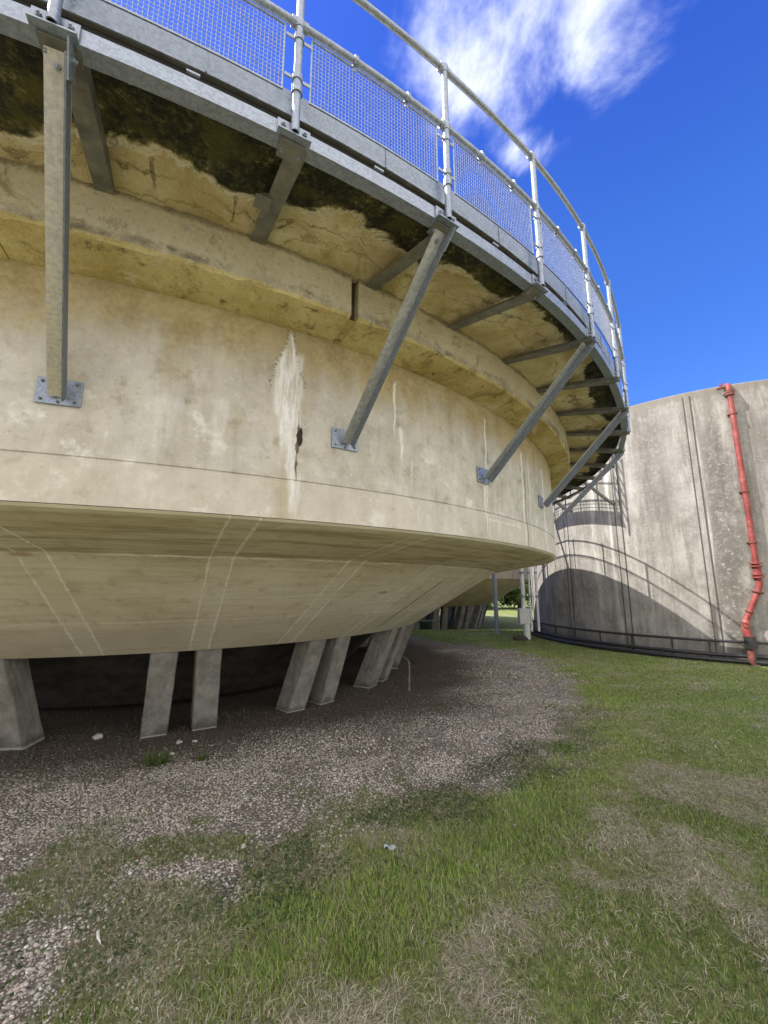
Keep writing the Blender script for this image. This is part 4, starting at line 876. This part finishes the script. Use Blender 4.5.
# ------------------------------------------------------------------ trees far behind
def tree(x, y, z0, h, w, seed, lab, name='broadleaf_tree', dense=1.0):
    rn = np.random.default_rng(seed); root = empty(name, (x, y, z0), lab, 'tree', 'trees on the far side of the site')
    b = B(); pts = [V((x, y, z0-.2)), V((x+.1, y, z0+h*.3)), V((x-.1, y+.1, z0+h*.7))]; tube(b, pts, [w*.06, w*.045, w*.015], 8)
    for i in range(6):
        a = i*1.05+seed; s0 = V((x+.05, y, z0+h*(.25+.07*i))); tube(b, [s0, s0+V((math.cos(a)*w*.25, math.sin(a)*w*.25, h*.14)), s0+V((math.cos(a)*w*.42, math.sin(a)*w*.42, h*.2))], [w*.025, w*.016, w*.006], 6)
    bm_obj('trunk', b, M['bark'], root)
    nc = int(46*dense); cc = rn.normal(0, 1, (nc, 3)); cc /= np.linalg.norm(cc, axis=1)[:, None]; cc *= (rn.random((nc, 1))**.4)
    cc = cc*np.array([w*.48, w*.48, h*.46])+np.array([0, 0, h*.46]); n = int(8000*dense); ci = rn.integers(0, nc, n); sp = rn.normal(0, 1, (n, 3)); sp /= np.linalg.norm(sp, axis=1)[:, None]
    cr = rn.uniform(.12, .2, nc)*w; p = cc[ci]+sp*(rn.random((n, 1))**.45)*cr[ci][:, None]; p = p[p[:, 2] > .05]; n = len(p); ci = ci[:n]
    s_ = rn.uniform(.10, .2, n)*(w/6)**.5; d1 = rn.normal(0, 1, (n, 3)); d1 /= np.linalg.norm(d1, axis=1)[:, None]; d2 = np.cross(d1, rn.normal(0, 1, (n, 3))); d2 /= np.linalg.norm(d2, axis=1)[:, None]
    P = np.stack([p-d1*s_[:, None], p-d2*s_[:, None]*.55, p+d1*s_[:, None], p+d2*s_[:, None]*.55], 1)
    g = rn.random((n, 1))*.6+rn.random((nc, 1))[ci]*.4; C = np.array([[.035, .06, .015]])*(1-g)+np.array([[.12, .17, .045]])*g
    o = vcol_obj('crown', P.reshape(-1, 3), np.arange(n*4).reshape(n, 4), np.repeat(C, 4, 0), M['leaf'], None, None); o.parent = root; del o['kind']
    for key in ('label', 'category'):
        if key in o: del o[key]
    return root
tree(10.3, 43.5, -.6, 5.2, 5.0, 4, 'bright green leafy tree seen between the far tank and the sunlit wall')
tree(14.5, 45.0, -.6, 5.6, 5.6, 5, 'leafy tree right behind the white conduits, partly hidden by the wall')
tree(6.2, 45.5, -.6, 4.8, 5.4, 6, 'darker leafy tree at the left of the gap under the far tank')
tree(-4.0, 47.0, -.6, 5.0, 6.0, 8, 'tree hidden far behind the columns of the near tank')
tree(0.8, 48.0, -.6, 4.6, 5.6, 9, 'tree behind the leaning columns of the far tank')

# ------------------------------------------------------------------ camera, sky, sun
cam = bpy.data.cameras.new('camera'); co_ = bpy.data.objects.new('camera', cam); COL.objects.link(co_)
co_.location = (0, 0, 1.9); co_.rotation_euler = (PI/2+.1753, 0, 0); cam.sensor_fit = 'VERTICAL'; cam.sensor_height = 36; cam.lens = 36*413.05/1024; cam.clip_start = .05; cam.clip_end = 6000
sc.camera = co_
w = bpy.data.worlds.new('World'); sc.world = w; w.use_nodes = True; nt = w.node_tree; ns = nt.nodes; bg = ns['Background']
class WS(S):
    def __init__(s): s.nt = nt; s.n = ns; s.l = nt.links
s = WS()
sky = ns.new('ShaderNodeTexSky'); sky.sky_type = 'NISHITA'; sky.sun_disc = False; sky.sun_elevation = R(SUN_EL)
sky.sun_rotation = R(90-SUN_AZ); sky.altitude = 50; sky.air_density = 1.0; sky.dust_density = .5; sky.ozone_density = 2.5
hs = ns.new('ShaderNodeHueSaturation'); hs.inputs['Saturation'].default_value = 1.25; hs.inputs['Value'].default_value = 1.0; nt.links.new(sky.outputs[0], hs.inputs['Color'])
tc = ns.new('ShaderNodeTexCoord'); g = tc.outputs['Generated']; x, y, z = s.xyz(g)
# wispy clouds, laid out on a high flat layer
zi = s.m('MAXIMUM', z, .06); px = s.m('DIVIDE', x, zi); py = s.m('DIVIDE', y, zi)
lay = s.vec(px, py, 0.0); st_ = s.vec(s.m('ADD', s.m('MULTIPLY', px, 1.15), s.m('MULTIPLY', py, .2)), s.m('SUBTRACT', s.m('MULTIPLY', py, .85), s.m('MULTIPLY', px, .1)), 0.0)
c1 = s.noise(st_, 4.2, 10, .6, .25); c2 = s.noise(lay, .8, 3, .5)
def blob(cx_, cy_, r0, r1):
    d = s.m('SQRT', s.m('ADD', s.m('POWER', s.m('SUBTRACT', px, cx_), 2.0), s.m('POWER', s.m('SUBTRACT', py, cy_), 2.0))); return s.ss(d, r0, r1, 1.0, 0.0)
CLOUDS = [(.17, .60, .08, .30), (.40, .56, .06, .26), (.34, .80, .02, .13), (.27, .68, .03, .2), (.3, .45, .1, .35)]
am = None
for q_ in CLOUDS:
    v_ = blob(*q_); am = v_ if am is None else s.m('MAXIMUM', am, v_)
behind = s.m('MULTIPLY', s.ss(s.m('ADD', py, s.m('MULTIPLY', s.m('SUBTRACT', c2, .5), .8)), .12, -.25), s.ss(c2, .36, .46))
den = s.m('MULTIPLY', s.ss(s.m('ADD', c1, s.m('MULTIPLY', s.m('SUBTRACT', am, 1.0), .36)), .30, .74), s.ss(z, .05, .2))
tcol = s.ramp(z, [(.0, (.95, .97, 1.0)), (.25, (.80, .86, 1.02)), (.62, (.78, .86, 1.0)), (.80, (.64, .67, 1.0))]); tinted = s.mix(1.0, hs.outputs[0], tcol, 'MULTIPLY'); tinted = s.mix(1.0, tinted, s.ramp(z, [(.0, (.8, .8, .8)), (.3, (.84, .84, .88)), (.6, (.9, .9, 1.0))]), 'MULTIPLY'); gn = ns.new('ShaderNodeVectorMath'); gn.operation = 'MULTIPLY'; nt.links.new(tinted, gn.inputs[0]); gn.inputs[1].default_value = (1.0, 1.0, 1.25); tinted = gn.outputs[0]; mixn = s.mix(s.m('MULTIPLY', s.m('POWER', den, 1.3), .78), tinted, (7.2, 7.5, 8.2))
fill_bank = s.m('MULTIPLY', s.m('MULTIPLY', behind, s.ss(c1, .25, .55, .6, 1.0)), s.ss(z, .03, .16)); mixn = s.mix(fill_bank, mixn, (11.5, 10.9, 10.2))  # unseen bright cloud behind the camera, added as neutral fill light
nt.links.new(mixn, bg.inputs[0]); bg.inputs[1].default_value = .12
sun = bpy.data.lights.new('sun', 'SUN'); sun.energy = 5.0; sun.angle = R(.53); sun.color = (1, .95, .87); so_ = bpy.data.objects.new('sun', sun); COL.objects.link(so_)
sd = V((math.cos(R(SUN_AZ))*math.cos(R(SUN_EL)), math.sin(R(SUN_AZ))*math.cos(R(SUN_EL)), math.sin(R(SUN_EL)))); so_.rotation_euler = sd.to_track_quat('Z', 'Y').to_euler(); so_.location = (-20, 5, 30)
sc.view_settings.view_transform = 'Standard'; sc.view_settings.look = 'None'; sc.view_settings.exposure = 1.0; sc.view_settings.gamma = 1.0
sc.cycles.max_bounces = 8; sc.cycles.diffuse_bounces = 5
